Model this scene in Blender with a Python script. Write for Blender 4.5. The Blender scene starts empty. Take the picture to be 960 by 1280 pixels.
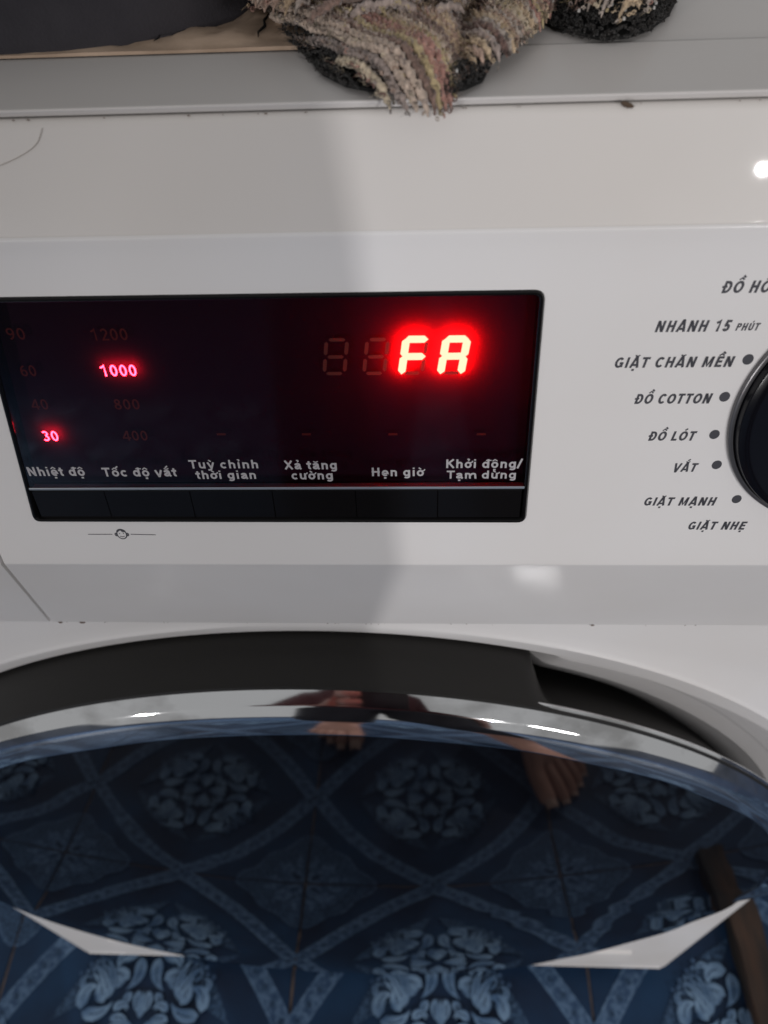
import bpy, bmesh, math, random, unicodedata
import numpy as np
from mathutils import Matrix, Vector, noise
random.seed(7)
PI = math.pi
S = bpy.context.scene
COL = S.collection

# ------------------------------------------------------------------ camera
cam_d = bpy.data.cameras.new('camera')
cam = bpy.data.objects.new('camera', cam_d)
COL.objects.link(cam)
right = Vector((0.99884037, 0.02956007, -0.03800150))
down = Vector((-0.00175411, -0.76645042, -0.64230108))
fwd = Vector((-0.04811273, 0.64162290, -0.76550977))
M = Matrix((right, -down, -fwd)).transposed().to_4x4()
M.translation = Vector((0.0524, -0.15, 0.91031))
cam.matrix_world = M
cam_d.lens = 27.0
cam_d.sensor_width = 36.0
cam_d.clip_start = 0.01
cam_d.clip_end = 100
cam_d.dof.use_dof = True
cam_d.dof.focus_distance = 0.20
cam_d.dof.aperture_fstop = 17.0
S.camera = cam

# ------------------------------------------------------------------ world, lamps, exposure
W = bpy.data.worlds.new('World')
S.world = W
W.use_nodes = True
bgn = W.node_tree.nodes['Background']
bgn.inputs[0].default_value = (0.98, 0.98, 0.985, 1)
bgn.inputs[1].default_value = 0.35


def lamp(name, kind, loc, power, size, color):
    d = bpy.data.lights.new(name, kind)
    d.energy = power
    d.color = color
    if kind == 'POINT':
        d.shadow_soft_size = size
    else:
        d.shape = 'DISK'
        d.size = size
    o = bpy.data.objects.new(name, d)
    o.location = loc
    COL.objects.link(o)
    return o


lamp('key_lamp', 'POINT', (1.23, -2.73, 1.42), 94, 0.013, (1.0, 0.97, 0.96))
glow = lamp('shadow_softener', 'AREA', (1.95, -2.50, 1.40), 16, 0.60, (1.0, 0.97, 0.96))  # added soft disc, blurs the shadow edge of the key lamp
glow.rotation_euler = (Vector((0.05, 0, 0.75)) - Vector(glow.location)).to_track_quat('-Z', 'Y').to_euler()
lamp('side_lamp', 'POINT', (-1.40, -2.00, 0.95), 56, 0.06, (1.0, 0.975, 0.97))

S.view_settings.view_transform = 'Standard'
S.view_settings.look = 'None'
S.view_settings.exposure = 0.0
S.view_settings.gamma = 1.0
S.render.engine = 'CYCLES'
S.cycles.use_denoising = True
S.cycles.max_bounces = 8

# ------------------------------------------------------------------ helpers


def link(name, me, mat=None, parent=None, smooth=None, mats=None):
    o = bpy.data.objects.new(name, me)
    COL.objects.link(o)
    if mats:
        for m in mats:
            me.materials.append(m)
    elif mat:
        me.materials.append(mat)
    if smooth is not None:
        me.shade_smooth()
        me.set_sharp_from_angle(angle=math.radians(smooth))
    if parent:
        o.parent = parent
    return o


def tag(o, label=None, cat=None, group=None, kind=None):
    if label:
        o['label'] = label
    if cat:
        o['category'] = cat
    if group:
        o['group'] = group
    if kind:
        o['kind'] = kind
    return o


def thing(name, loc, label, cat, group=None):
    o = bpy.data.objects.new(name, None)
    o.empty_display_size = 0.05
    COL.objects.link(o)
    o.location = loc
    return tag(o, label, cat, group)


def mesh(name, verts, faces, mi=None, recalc=True):
    me = bpy.data.meshes.new(name)
    me.from_pydata([tuple(v) for v in verts], [], faces)
    if mi:
        me.polygons.foreach_set('material_index', mi)
    if recalc:
        bm = bmesh.new()
        bm.from_mesh(me)
        bmesh.ops.recalc_face_normals(bm, faces=bm.faces)
        bm.to_mesh(me)
        bm.free()
    me.update()
    return me


def keep_local(o, parent):
    """vertices are in world space: undo the parent's location"""
    o.parent = parent
    o.matrix_parent_inverse = Matrix.Translation(-Vector(parent.location))
    return o


class MB:
    def __init__(self):
        self.v = []
        self.f = []
        self.mi = []

    def add(self, verts, faces, mi=0):
        b = len(self.v)
        self.v += [tuple(p) for p in verts]
        self.f += [tuple(i + b for i in f) for f in faces]
        self.mi += [mi] * len(faces)

    def grid(self, rows, mi=0, closed=False):
        n = len(rows[0])
        vs = [p for r in rows for p in r]
        fs = []
        for i in range(len(rows) - 1):
            for j in range(n if closed else n - 1):
                k = (j + 1) % n
                fs.append((i * n + j, i * n + k, (i + 1) * n + k, (i + 1) * n + j))
        self.add(vs, fs, mi)

    def box(self, c, s, mi=0):
        x, y, z = c
        a, b, d = s[0] / 2, s[1] / 2, s[2] / 2
        vs = [(x + i * a, y + j * b, z + k * d) for i in (-1, 1) for j in (-1, 1) for k in (-1, 1)]
        self.add(vs, [(0, 1, 3, 2), (4, 6, 7, 5), (0, 4, 5, 1), (2, 3, 7, 6), (0, 2, 6, 4), (1, 5, 7, 3)], mi)

    def tube(self, pts, rad, n=8, mi=0, cap=True):
        pts = [Vector(p) for p in pts]
        rr = rad if isinstance(rad, (list, tuple)) else [rad] * len(pts)
        rows = []
        up = Vector((0, 0, 1))
        for i, p in enumerate(pts):
            t = (pts[min(i + 1, len(pts) - 1)] - pts[max(i - 1, 0)]).normalized()
            a = t.cross(up)
            if a.length < 1e-3:
                a = t.cross(Vector((1, 0, 0)))
            a.normalize()
            b = t.cross(a).normalized()
            rows.append([p + a * (rr[i] * math.cos(2 * PI * k / n)) + b * (rr[i] * math.sin(2 * PI * k / n)) for k in range(n)])
        self.grid(rows, mi, closed=True)
        if cap:
            b0 = len(self.v)
            self.f.append(tuple(range(b0 - n, b0)))
            self.f.append(tuple(range(b0 - n * len(rows), b0 - n * len(rows) + n)))
            self.mi += [mi, mi]

    def build(self, name, mat, parent, smooth=None, recalc=True, mats=None):
        me = mesh(name, self.v, self.f, self.mi, recalc)
        o = link(name, me, mat, None, smooth, mats)
        if parent:
            keep_local(o, ROOT.get(parent, parent)) if False else None
            o.parent = parent
            o.matrix_parent_inverse = parent_world(parent).inverted()
        return o


ROOT = {}


def parent_world(o):
    m = Matrix.Identity(4)
    while o is not None:
        m = Matrix.LocRotScale(o.location, o.rotation_euler, o.scale) @ m if o.parent is None else o.matrix_parent_inverse @ Matrix.LocRotScale(o.location, o.rotation_euler, o.scale) @ m
        o = o.parent
    return m


# ------------------------------------------------------------------ materials


def principled(name, color, rough=0.5, metal=0.0, spec=0.5, coat=0.0, coat_rough=0.05, emit=None, estr=0.0):
    m = bpy.data.materials.new(name)
    m.use_nodes = True
    b = m.node_tree.nodes['Principled BSDF']
    b.inputs['Base Color'].default_value = (*color, 1)
    b.inputs['Roughness'].default_value = rough
    b.inputs['Metallic'].default_value = metal
    b.inputs['Specular IOR Level'].default_value = spec
    b.inputs['Coat Weight'].default_value = coat
    b.inputs['Coat Roughness'].default_value = coat_rough
    if emit:
        b.inputs['Emission Color'].default_value = (*emit, 1)
        b.inputs['Emission Strength'].default_value = estr
    return m


def N(m, t, **kw):
    n = m.node_tree.nodes.new(t)
    for k, v in kw.items():
        setattr(n, k, v)
    return n


def L(m, a, b):
    m.node_tree.links.new(a, b)


def bsdf(m):
    return m.node_tree.nodes['Principled BSDF']


def noise_color(m, c1, c2, scale, lo=0.35, hi=0.65, detail=6, coord='Object', rough=None, stretch=None):
    tc = N(m, 'ShaderNodeTexCoord')
    nz = N(m, 'ShaderNodeTexNoise')
    nz.inputs['Scale'].default_value = scale
    nz.inputs['Detail'].default_value = detail
    src = tc.outputs[coord]
    if stretch:
        mp = N(m, 'ShaderNodeMapping')
        mp.inputs['Scale'].default_value = stretch
        L(m, src, mp.inputs[0])
        src = mp.outputs[0]
    L(m, src, nz.inputs['Vector'])
    r = N(m, 'ShaderNodeValToRGB')
    r.color_ramp.elements[0].position = lo
    r.color_ramp.elements[1].position = hi
    r.color_ramp.elements[0].color = (*c1, 1)
    r.color_ramp.elements[1].color = (*c2, 1)
    L(m, nz.outputs['Fac'], r.inputs[0])
    L(m, r.outputs[0], bsdf(m).inputs['Base Color'])
    if rough:
        rr = N(m, 'ShaderNodeMapRange')
        rr.inputs['To Min'].default_value = rough[0]
        rr.inputs['To Max'].default_value = rough[1]
        L(m, nz.outputs['Fac'], rr.inputs[0])
        L(m, rr.outputs[0], bsdf(m).inputs['Roughness'])
    return nz, r


def bump(m, scale, strength, dist=0.001, detail=4, stretch=None, tex='ShaderNodeTexNoise'):
    tc = N(m, 'ShaderNodeTexCoord')
    nz = N(m, tex)
    nz.inputs['Scale'].default_value = scale
    if 'Detail' in nz.inputs:
        nz.inputs['Detail'].default_value = detail
    src = tc.outputs['Object']
    if stretch:
        mp = N(m, 'ShaderNodeMapping')
        mp.inputs['Scale'].default_value = stretch
        L(m, src, mp.inputs[0])
        src = mp.outputs[0]
    L(m, src, nz.inputs['Vector'])
    b = N(m, 'ShaderNodeBump')
    b.inputs['Strength'].default_value = strength
    b.inputs['Distance'].default_value = dist
    L(m, nz.outputs[0], b.inputs['Height'])
    L(m, b.outputs[0], bsdf(m).inputs['Normal'])


def white_plastic(name, c=(0.74, 0.73, 0.735), rough=0.42, coat=0.25, dirt=0.5):
    m = principled(name, c, rough, coat=coat * 0.6, coat_rough=0.02, spec=0.3)
    tc = N(m, 'ShaderNodeTexCoord')
    # faint uneven yellowing / hand grease
    n1 = N(m, 'ShaderNodeTexNoise')
    n1.inputs['Scale'].default_value = 8
    n1.inputs['Detail'].default_value = 5
    L(m, tc.outputs['Object'], n1.inputs['Vector'])
    r1 = N(m, 'ShaderNodeValToRGB')
    r1.color_ramp.elements[0].position = 0.3
    r1.color_ramp.elements[1].position = 0.75
    r1.color_ramp.elements[0].color = (*c, 1)
    r1.color_ramp.elements[1].color = (c[0] * 0.93, c[1] * 0.905, c[2] * 0.87, 1)
    L(m, n1.outputs['Fac'], r1.inputs[0])
    # small brown specks, sparse
    v = N(m, 'ShaderNodeTexVoronoi')
    v.inputs['Scale'].default_value = 95
    L(m, tc.outputs['Object'], v.inputs['Vector'])
    sep = N(m, 'ShaderNodeSeparateColor')
    L(m, v.outputs['Color'], sep.inputs[0])
    gate = N(m, 'ShaderNodeMath', operation='GREATER_THAN')
    gate.inputs[1].default_value = 0.95
    L(m, sep.outputs[0], gate.inputs[0])
    n3 = N(m, 'ShaderNodeMath', operation='MULTIPLY')
    n3.inputs[1].default_value = 0.075
    L(m, sep.outputs[1], n3.inputs[0])
    near = N(m, 'ShaderNodeMath', operation='LESS_THAN')
    L(m, v.outputs['Distance'], near.inputs[0])
    L(m, n3.outputs[0], near.inputs[1])
    mu = N(m, 'ShaderNodeMath', operation='MULTIPLY')
    L(m, gate.outputs[0], mu.inputs[0])
    L(m, near.outputs[0], mu.inputs[1])
    mu2 = N(m, 'ShaderNodeMath', operation='MULTIPLY')
    mu2.inputs[1].default_value = dirt
    L(m, mu.outputs[0], mu2.inputs[0])
    mx = N(m, 'ShaderNodeMixRGB')
    mx.inputs[2].default_value = (0.16, 0.11, 0.08, 1)
    L(m, mu2.outputs[0], mx.inputs[0])
    L(m, r1.outputs[0], mx.inputs[1])
    L(m, mx.outputs[0], bsdf(m).inputs['Base Color'])
    # gloss broken by smears
    n2 = N(m, 'ShaderNodeTexNoise')
    n2.inputs['Scale'].default_value = 30
    n2.inputs['Detail'].default_value = 6
    L(m, tc.outputs['Object'], n2.inputs['Vector'])
    mr = N(m, 'ShaderNodeMapRange')
    mr.inputs['To Min'].default_value = rough - 0.08
    mr.inputs['To Max'].default_value = rough + 0.14
    L(m, n2.outputs['Fac'], mr.inputs[0])
    L(m, mr.outputs[0], bsdf(m).inputs['Roughness'])
    return m


M_white = white_plastic('white_plastic')
bsdf(M_white).inputs['Coat Roughness'].default_value = 0.14
M_body = white_plastic('white_enamel', (0.74, 0.73, 0.735), 0.40, 0.3)
M_strip = white_plastic('warm_grey_strip', (0.655, 0.63, 0.61), 0.42, 0.3, 0.7)  # strip toned slightly darker and warmer than the panel
M_lid = white_plastic('lid_plastic', (0.64, 0.62, 0.61), 0.42, 0.3, 0.8)
M_gap = principled('seam_brown', (0.05, 0.04, 0.035), 0.9)  # mottled dark brown filling the seams
noise_color(M_gap, (0.015, 0.012, 0.010), (0.20, 0.16, 0.13), 260, 0.42, 0.62)
M_black = principled('black_gloss', (0.006, 0.0055, 0.006), 0.14, spec=0.22)
M_backing = principled('display_backing', (0.055, 0.022, 0.050), 0.9, spec=0.0)
M_rim = principled('black_door_plastic', (0.015, 0.014, 0.013), 0.42, spec=0.3)
bump(M_rim, 900, 0.15, 0.0003)
M_chrome = principled('chrome', (0.78, 0.79, 0.80), 0.07, metal=1.0)
noise_color(M_chrome, (0.52, 0.52, 0.52), (0.82, 0.83, 0.84), 55, 0.36, 0.52, detail=8, rough=(0.01, 0.10), stretch=(0.5, 1, 1))
bump(M_chrome, 30, 0.03, 0.001, 2)
M_edge_glint = principled('lens_edge_glint', (0.20, 0.23, 0.27), 0.3)  # pale blue colour stands in for the reflection along the pane's lower edge
M_ink = principled('grey_ink', (0.045, 0.045, 0.055), 0.6)
M_cap = principled('pale_ink', (0.40, 0.38, 0.40), 0.6)
M_dim = principled('unlit_print', (0.30, 0.08, 0.07), 0.8, spec=0.0)
M_seg = principled('unlit_segment', (0.34, 0.20, 0.16), 0.8, spec=0.0)
M_led = principled('lit_segment', (0.0, 0.0, 0.0), 0.9, emit=(1.0, 0.0043, 0.0026), estr=720)
M_led2 = principled('lit_number', (0.0, 0.0, 0.0), 0.9, emit=(1.0, 0.016, 0.034), estr=85)
M_knob = principled('knob_face', (0.004, 0.004, 0.006), 0.2, spec=0.25)
M_knobring = principled('knob_ring', (0.16, 0.155, 0.16), 0.30, metal=0.7)

# smoked pane of the display: see-through, fresnel gloss
M_pane = bpy.data.materials.new('smoked_pane')
M_pane.use_nodes = True
nt = M_pane.node_tree
nt.nodes.remove(nt.nodes['Principled BSDF'])
tr = N(M_pane, 'ShaderNodeBsdfTransparent')
tr.inputs[0].default_value = (0.40, 0.32, 0.34, 1)
gl = N(M_pane, 'ShaderNodeBsdfGlossy')
gl.inputs['Roughness'].default_value = 0.06
fr = N(M_pane, 'ShaderNodeFresnel')
fr.inputs[0].default_value = 1.32
mx = N(M_pane, 'ShaderNodeMixShader')
L(M_pane, fr.outputs[0], mx.inputs[0])
L(M_pane, tr.outputs[0], mx.inputs[1])
L(M_pane, gl.outputs[0], mx.inputs[2])
L(M_pane, mx.outputs[0], nt.nodes['Material Output'].inputs[0])

# dark mirror glass of the door
M_glass = principled('dark_door_glass', (0.003, 0.003, 0.004), 0.035, spec=1.0)
bsdf(M_glass).inputs['IOR'].default_value = 1.50
bsdf(M_glass).inputs['Specular IOR Level'].default_value = 0.5

# ------------------------------------------------------------------ floor of printed tiles
TP = 0.302
TX0, TY0 = 0.071, -0.058
M_grout = principled('grout', (0.16, 0.10, 0.075), 0.9)
noise_color(M_grout, (0.05, 0.038, 0.032), (0.16, 0.115, 0.09), 60)
M_tile = principled('tile_glaze', (0.012, 0.035, 0.085), 0.5, spec=0.3)
noise_color(M_tile, (0.0030, 0.0125, 0.038), (0.007, 0.036, 0.092), 9, rough=(0.42, 0.62))
M_band = principled('tile_band', (0.16, 0.25, 0.40), 0.5, spec=0.3)
noise_color(M_band, (0.025, 0.060, 0.130), (0.085, 0.150, 0.255), 160, 0.4, 0.6)
M_leaf = principled('tile_leaf', (0.28, 0.38, 0.52), 0.5, spec=0.3)
noise_color(M_leaf, (0.055, 0.115, 0.22), (0.18, 0.285, 0.42), 50, 0.35, 0.65)
M_mid = principled('tile_mid', (0.05, 0.11, 0.22), 0.5, spec=0.3)
noise_color(M_mid, (0.010, 0.030, 0.070), (0.040, 0.085, 0.160), 300, 0.4, 0.6)

M_far = principled('far_tiling', (0.010, 0.032, 0.082), 0.5, spec=0.3)
br = N(M_far, 'ShaderNodeTexBrick')
br.offset = 0.0
br.inputs['Scale'].default_value = 1.0
br.inputs['Brick Width'].default_value = TP
br.inputs['Row Height'].default_value = TP
br.inputs['Mortar Size'].default_value = 0.0016
br.inputs['Color1'].default_value = (0.010, 0.030, 0.078, 1)
br.inputs['Color2'].default_value = (0.012, 0.036, 0.090, 1)
br.inputs['Mortar'].default_value = (0.20, 0.13, 0.10, 1)
tc_ = N(M_far, 'ShaderNodeTexCoord')
mp_ = N(M_far, 'ShaderNodeMapping')
mp_.inputs['Location'].default_value = (-TX0 + TP / 2, -TY0 + TP / 2, 0)
L(M_far, tc_.outputs['Object'], mp_.inputs[0])
L(M_far, mp_.outputs[0], br.inputs['Vector'])
L(M_far, br.outputs['Color'], bsdf(M_far).inputs['Base Color'])
fx0, fx1, fy0, fy1 = TX0 - 5.5 * TP, TX0 + 4.5 * TP, TY0 - 7.5 * TP, TY0 + 2.5 * TP
zg = -0.0014
fv = [(-8, -8, zg), (8, -8, zg), (8, 8, zg), (-8, 8, zg), (fx0, fy0, zg), (fx1, fy0, zg), (fx1, fy1, zg), (fx0, fy1, zg)]
floor = link('floor', mesh('floor', fv, [(4, 5, 6, 7), (0, 1, 5, 4), (1, 2, 6, 5), (2, 3, 7, 6), (3, 0, 4, 7)], [0, 1, 1, 1, 1]), None, mats=[M_grout, M_far])
tag(floor, 'blue patterned ceramic tile floor with brown grout lines', 'floor', kind='structure')

h = TP / 2 - 0.0012
tb = MB()
b_ = 0.0012
tb.grid([[(-h, -h, -0.006), (h, -h, -0.006), (h, h, -0.006), (-h, h, -0.006)],
         [(-h, -h, -b_), (h, -h, -b_), (h, h, -b_), (-h, h, -b_)],
         [(-h + b_, -h + b_, 0), (h - b_, -h + b_, 0), (h - b_, h - b_, 0), (-h + b_, h - b_, 0)]], closed=True)
tb.f.append((8, 9, 10, 11))
tb.mi.append(0)
tile_me = mesh('tile', tb.v, tb.f)
tile_me.materials.append(M_tile)


def ribbon(mb, pts, wid, z, mi):
    pts = [Vector((p[0], p[1])) for p in pts]
    n = len(pts)
    ws = wid if isinstance(wid, (list, tuple)) else [wid] * n
    vs = []
    for i, p in enumerate(pts):
        t = (pts[min(i + 1, n - 1)] - pts[max(i - 1, 0)])
        t.normalize()
        q = Vector((-t.y, t.x)) * ws[i] / 2
        vs += [(p.x + q.x, p.y + q.y, z), (p.x - q.x, p.y - q.y, z)]
    mb.add(vs, [(2 * i, 2 * i + 1, 2 * i + 3, 2 * i + 2) for i in range(n - 1)], mi)


def bez(a, b, c, n=10):
    return [((1 - t) ** 2 * a[0] + 2 * t * (1 - t) * b[0] + t * t * c[0], (1 - t) ** 2 * a[1] + 2 * t * (1 - t) * b[1] + t * t * c[1]) for t in [i / n for i in range(n + 1)]]


def leafw(n, w, p=0.55):
    return [w * max(0.02, math.sin(PI * (i / n) ** p)) for i in range(n + 1)]


pb = MB()
zc = [0.00004]


def nz_():
    zc[0] += 0.000012
    return zc[0]


def four(fn):
    for k in range(4):
        c, s = round(math.cos(k * PI / 2)), round(math.sin(k * PI / 2))
        z = zc[0]
        fn(lambda p: (p[0] * c - p[1] * s, p[0] * s + p[1] * c))


def band(rot):
    # S-curved band from one edge midpoint to the next
    a, b = (0.0, h - 0.002), (h - 0.002, 0.0)
    pts = []
    for i in range(25):
        t = i / 24
        off = 0.010 * math.sin(2 * PI * t) * (1 if t < 0.5 else 1) * 0 + 0.009 * math.sin(PI * t)
        pts.append(rot((a[0] + (b[0] - a[0]) * t + off, a[1] + (b[1] - a[1]) * t + off)))
    ribbon(pb, pts, 0.0200, nz_(), 0)
    ribbon(pb, [pts[i] for i in range(25)], 0.0172, nz_(), 3)
    ribbon(pb, pts, 0.0160, nz_(), 0)
    for i in range(12):
        t = (i + 0.5) / 12
        k = int(t * 24)
        p, q = Vector(pts[k]), Vector(pts[k + 1])
        d = (q - p).normalized() * 0.0045
        e = Vector((-d.y, d.x)) * 0.95
        z = nz_()
        pb.add([(*(p + d), z), (*(p + e), z), (*(p - d), z), (*(p - e), z)], [(0, 1, 2, 3)], 1)
    # cloud outline in the tile corner
    cc = []
    for i in range(31):
        a_ = PI / 2 * i / 30
        rr = 0.066 + 0.016 * abs(math.cos(2 * a_)) ** 1.5 - 0.010 * math.sin(4 * a_) ** 2
        cc.append(rot((h - rr * math.cos(a_), h - rr * math.sin(a_))))
    z = nz_()
    corner = rot((h - 0.0005, h - 0.0005))
    pb.add([(*corner, z)] + [(*q, z) for q in cc], [(0, i + 1, i + 2) for i in range(len(cc) - 1)], 1)
    ribbon(pb, cc, 0.0022, nz_(), 0)
    fld = [rot((a[0] + (b[0] - a[0]) * t - 0.027, a[1] + (b[1] - a[1]) * t - 0.027)) for t in [0.20 + 0.06 * i for i in range(11)]]
    ribbon(pb, fld, leafw(10, 0.027, 1.0), nz_(), 1)
    # medallion quarter: clustered petals with curls between
    for a0, r0, r1, w, mi in ((45, 0.004, 0.030, 0.016, 0), (18, 0.008, 0.026, 0.009, 0), (72, 0.008, 0.026, 0.009, 0), (45, 0.030, 0.050, 0.010, 0), (30, 0.022, 0.044, 0.008, 0), (60, 0.022, 0.044, 0.008, 0),
                              (8, 0.026, 0.052, 0.009, 0), (82, 0.026, 0.052, 0.009, 0), (45, 0.008, 0.026, 0.007, 2)):
        a2 = math.radians(a0)
        a1 = a2 + (0.16 if a0 < 45 else -0.16 if a0 > 45 else 0)
        p = bez((h - r0 * math.cos(a2), h - r0 * math.sin(a2)), (h - (r0 + r1) / 2 * math.cos(a1), h - (r0 + r1) / 2 * math.sin(a1)),
                (h - r1 * math.cos(a2), h - r1 * math.sin(a2)), 7)
        ribbon(pb, [rot(q) for q in p], leafw(7, w), nz_(), mi)
    # speckled field behind the motif
    z = nz_()
    for t in (0.24, 0.34, 0.44, 0.56, 0.66, 0.76):
        for e in (0.034, 0.044):
            x, y = a[0] + (b[0] - a[0]) * t - e * 0.7, a[1] + (b[1] - a[1]) * t - e * 0.7
            if 0.3 < t < 0.7:
                r_ = 0.0030
                z = nz_()
                pb.add([(*rot((x + r_ * math.cos(k * PI / 3), y + r_ * math.sin(k * PI / 3))), z) for k in range(6)], [(0, 1, 2, 3, 4, 5)], 1)
                z = nz_()
                pb.add([(*rot((x + 0.0018 * math.cos(k * PI / 2), y + 0.0018 * math.sin(k * PI / 2))), z) for k in range(4)], [(0, 1, 2, 3)], 0)


four(band)


def scroll(rot):
    # acanthus scrolls around the middle of the tile, mirrored
    for m in (1, -1):
        R = lambda p: rot((p[0] * m, p[1]))
        big = [((0.010, 0.060), (0.004, 0.040), (0.020, 0.030), 0.012), ((0.012, 0.062), (0.036, 0.066), (0.032, 0.046), 0.013),
               ((0.018, 0.040), (0.034, 0.050), (0.044, 0.040), 0.012), ((0.022, 0.036), (0.046, 0.044), (0.052, 0.058), 0.008),
               ((0.024, 0.034), (0.050, 0.034), (0.058, 0.046), 0.007), ((0.004, 0.030), (0.010, 0.018), (0.002, 0.010), 0.007),
               ((0.012, 0.028), (0.022, 0.020), (0.014, 0.012), 0.008), ((0.030, 0.064), (0.040, 0.070), (0.042, 0.060), 0.006)]
        for a, b, c, w in big:
            p = [R(q) for q in bez(a, b, c, 10)]
            ribbon(pb, p, leafw(10, w * 1.18), nz_(), 1)
            ribbon(pb, p, leafw(10, w), nz_(), 3)
            ribbon(pb, p[2:8], 0.0010, nz_(), 2)
    for q in bez((0, 0.004), (0, 0.014), (0, 0.024), 1)[:1]:
        ribbon(pb, [rot(s) for s in bez((0, 0.006), (0, 0.02), (0, 0.030), 8)], leafw(8, 0.008), nz_(), 3)
    # small lattice patch between motif and band
    for i in range(4):
        for j in range(4):
            if i + j > 3:
                continue
            x, y = 0.054 + i * 0.0065 - j * 0.0022, 0.054 - i * 0.0022 + j * 0.0065
            x, y = x - 0.004, y - 0.004
            p = rot((x, y))
            z = nz_()
            pb.add([(p[0] + 0.0026, p[1], z), (p[0], p[1] + 0.0026, z), (p[0] - 0.0026, p[1], z), (p[0], p[1] - 0.0026, z)], [(0, 1, 2, 3)], 0)


four(scroll)
print_me = mesh('tile_print', pb.v, pb.f, pb.mi, recalc=False)
for m_ in (M_band, M_mid, M_tile, M_leaf):
    print_me.materials.append(m_)

for i in range(-5, 5):
    for j in range(-2, 8):
        t = bpy.data.objects.new('tile', tile_me)
        COL.objects.link(t)
        t.location = (TX0 + i * TP + random.uniform(-.0004, .0004), TY0 - j * TP + random.uniform(-.0004, .0004), 0)
        t.parent = floor
        p = bpy.data.objects.new('tile_print', print_me)
        COL.objects.link(p)
        p.parent = t

# ------------------------------------------------------------------ washing machine
HW = 0.2975            # half width
wm = thing('washing_machine', (0, 0, 0), 'white front-loading washing machine with lit red display, half a knob and dark glass door', 'washing machine')
DCX, DCZ = 0.009, 0.4016   # middle of the door
XS = 1.035                 # the door is a little wider than high

# control panel frame of reference
sl = math.hypot(1, 0.2)
PO = Vector((0, -0.015, 0.79))
EZ = Vector((0, 0.2, 1)) / sl
EN = Vector((0, -1, 0.2)) / sl      # outward


def P(u, v, d=0.0):
    return PO + Vector((u, 0, 0)) + EZ * v + EN * d


def round_poly(pts, rads, n=5):
    """2-D polyline with its inner corners rounded"""
    out = [Vector(pts[0])]
    for i in range(1, len(pts) - 1):
        a, b, c = Vector(pts[i - 1]), Vector(pts[i]), Vector(pts[i + 1])
        r = rads[i]
        if r <= 0:
            out.append(b)
            continue
        p0 = b + (a - b).normalized() * r
        p1 = b + (c - b).normalized() * r
        for k in range(n + 1):
            t = k / n
            out.append(p0 * (1 - t) ** 2 + b * 2 * t * (1 - t) + p1 * t * t)
    out.append(Vector(pts[-1]))
    return out


Tv, Bv = 0.0386, -0.0522
T = P(0, Tv)
B = P(0, Bv)
PT, PBm = (T.y, T.z), (B.y, B.z)
F = (-0.0035, 0.6728)
# cross-section (y, z) from under the lid, down the strip, the panel, the lower facet
top_prof = round_poly([(0.012, 0.8485), (-0.0004, 0.8485), P(0, Tv + 0.0006, 0.0001).yz, P(0, Tv + 0.0001, 0.0005).yz, P(0, Tv - 0.0012, 0.00035).yz, P(0, Tv - 0.004).yz], [0, 0.0012, 0.0002, 0.0004, 0.0008, 0])
bot_prof = round_poly([P(0, Bv + 0.004).yz, PBm, F, (0.008, 0.6722)], [0, 0.0005, 0.0010, 0])


def support(prof, e=0.0003):
    out = [prof[0]]
    for a, b in zip(prof, prof[1:]):
        a, b = Vector(a), Vector(b)
        if (b - a).length > 0.004:
            d = (b - a).normalized() * e
            out += [a + d, b - d]
        out.append(b)
    return out


top_prof = support(top_prof)
bot_prof = support(bot_prof)


def seam_x(z):
    # right edge of the drawer: upright, then slanting along the lower facet
    if z >= B.z:
        return -0.0657
    t = (B.z - z) / (B.z - F[1])
    return -0.0657 - 0.0178 * min(t, 1)


def panel_piece(x_of_left, x_of_right, hole=None):
    mb = MB()
    for prof in (top_prof, bot_prof):
        mb.grid([[(x_of_left(p[1]), p[0], p[1]), (x_of_right(p[1]), p[0], p[1])] for p in prof])
    for q in range(len(top_prof) - 1):
        if top_prof[q + 1][1] > P(0, Tv + 0.0005).z:
            mb.mi[q] = 1
    va, vb = Tv - 0.004, Bv + 0.004
    pa, pb2 = P(0, va), P(0, vb)
    outer = [(x_of_left(pa.z), va), (x_of_right(pa.z), va), (x_of_right(pb2.z), vb), (x_of_left(pb2.z), vb)]
    bm = bmesh.new()
    loops = [outer] + ([hole] if hole else [])
    for lp in loops:
        vs = [bm.verts.new(P(*q)) for q in lp]
        for k in range(len(vs)):
            bm.edges.new((vs[k], vs[(k + 1) % len(vs)]))
    bmesh.ops.triangle_fill(bm, use_beauty=True, use_dissolve=False, edges=bm.edges[:])
    bm.verts.index_update()
    mb.add([v.co for v in bm.verts], [[v.index for v in f.verts] for f in bm.faces])
    bm.free()
    # closing walls at the two ends
    for fx in (x_of_left, x_of_right):
        full = list(top_prof) + list(bot_prof)
        rows = [[(fx(p[1]), p[0], p[1]), (fx(p[1]), p[0] + 0.012, p[1])] for p in full]
        mb.grid(rows)
    bm = bmesh.new()
    me = mesh('panel', mb.v, mb.f, mb.mi)
    bm.from_mesh(me)
    bmesh.ops.remove_doubles(bm, verts=bm.verts, dist=1e-6)
    bmesh.ops.recalc_face_normals(bm, faces=bm.faces)
    bm.to_mesh(me)
    bm.free()
    return me


def rounded_outline(pts, r, n=5):
    out = []
    m = len(pts)
    for i in range(m):
        a, b, c = Vector(pts[i - 1]), Vector(pts[i]), Vector(pts[(i + 1) % m])
        p0 = b + (a - b).normalized() * r
        p1 = b + (c - b).normalized() * r
        for k in range(n + 1):
            t = k / n
            q = p0 * (1 - t) ** 2 + b * 2 * t * (1 - t) + p1 * t * t
            out.append((q.x, q.y))
    return out


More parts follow.
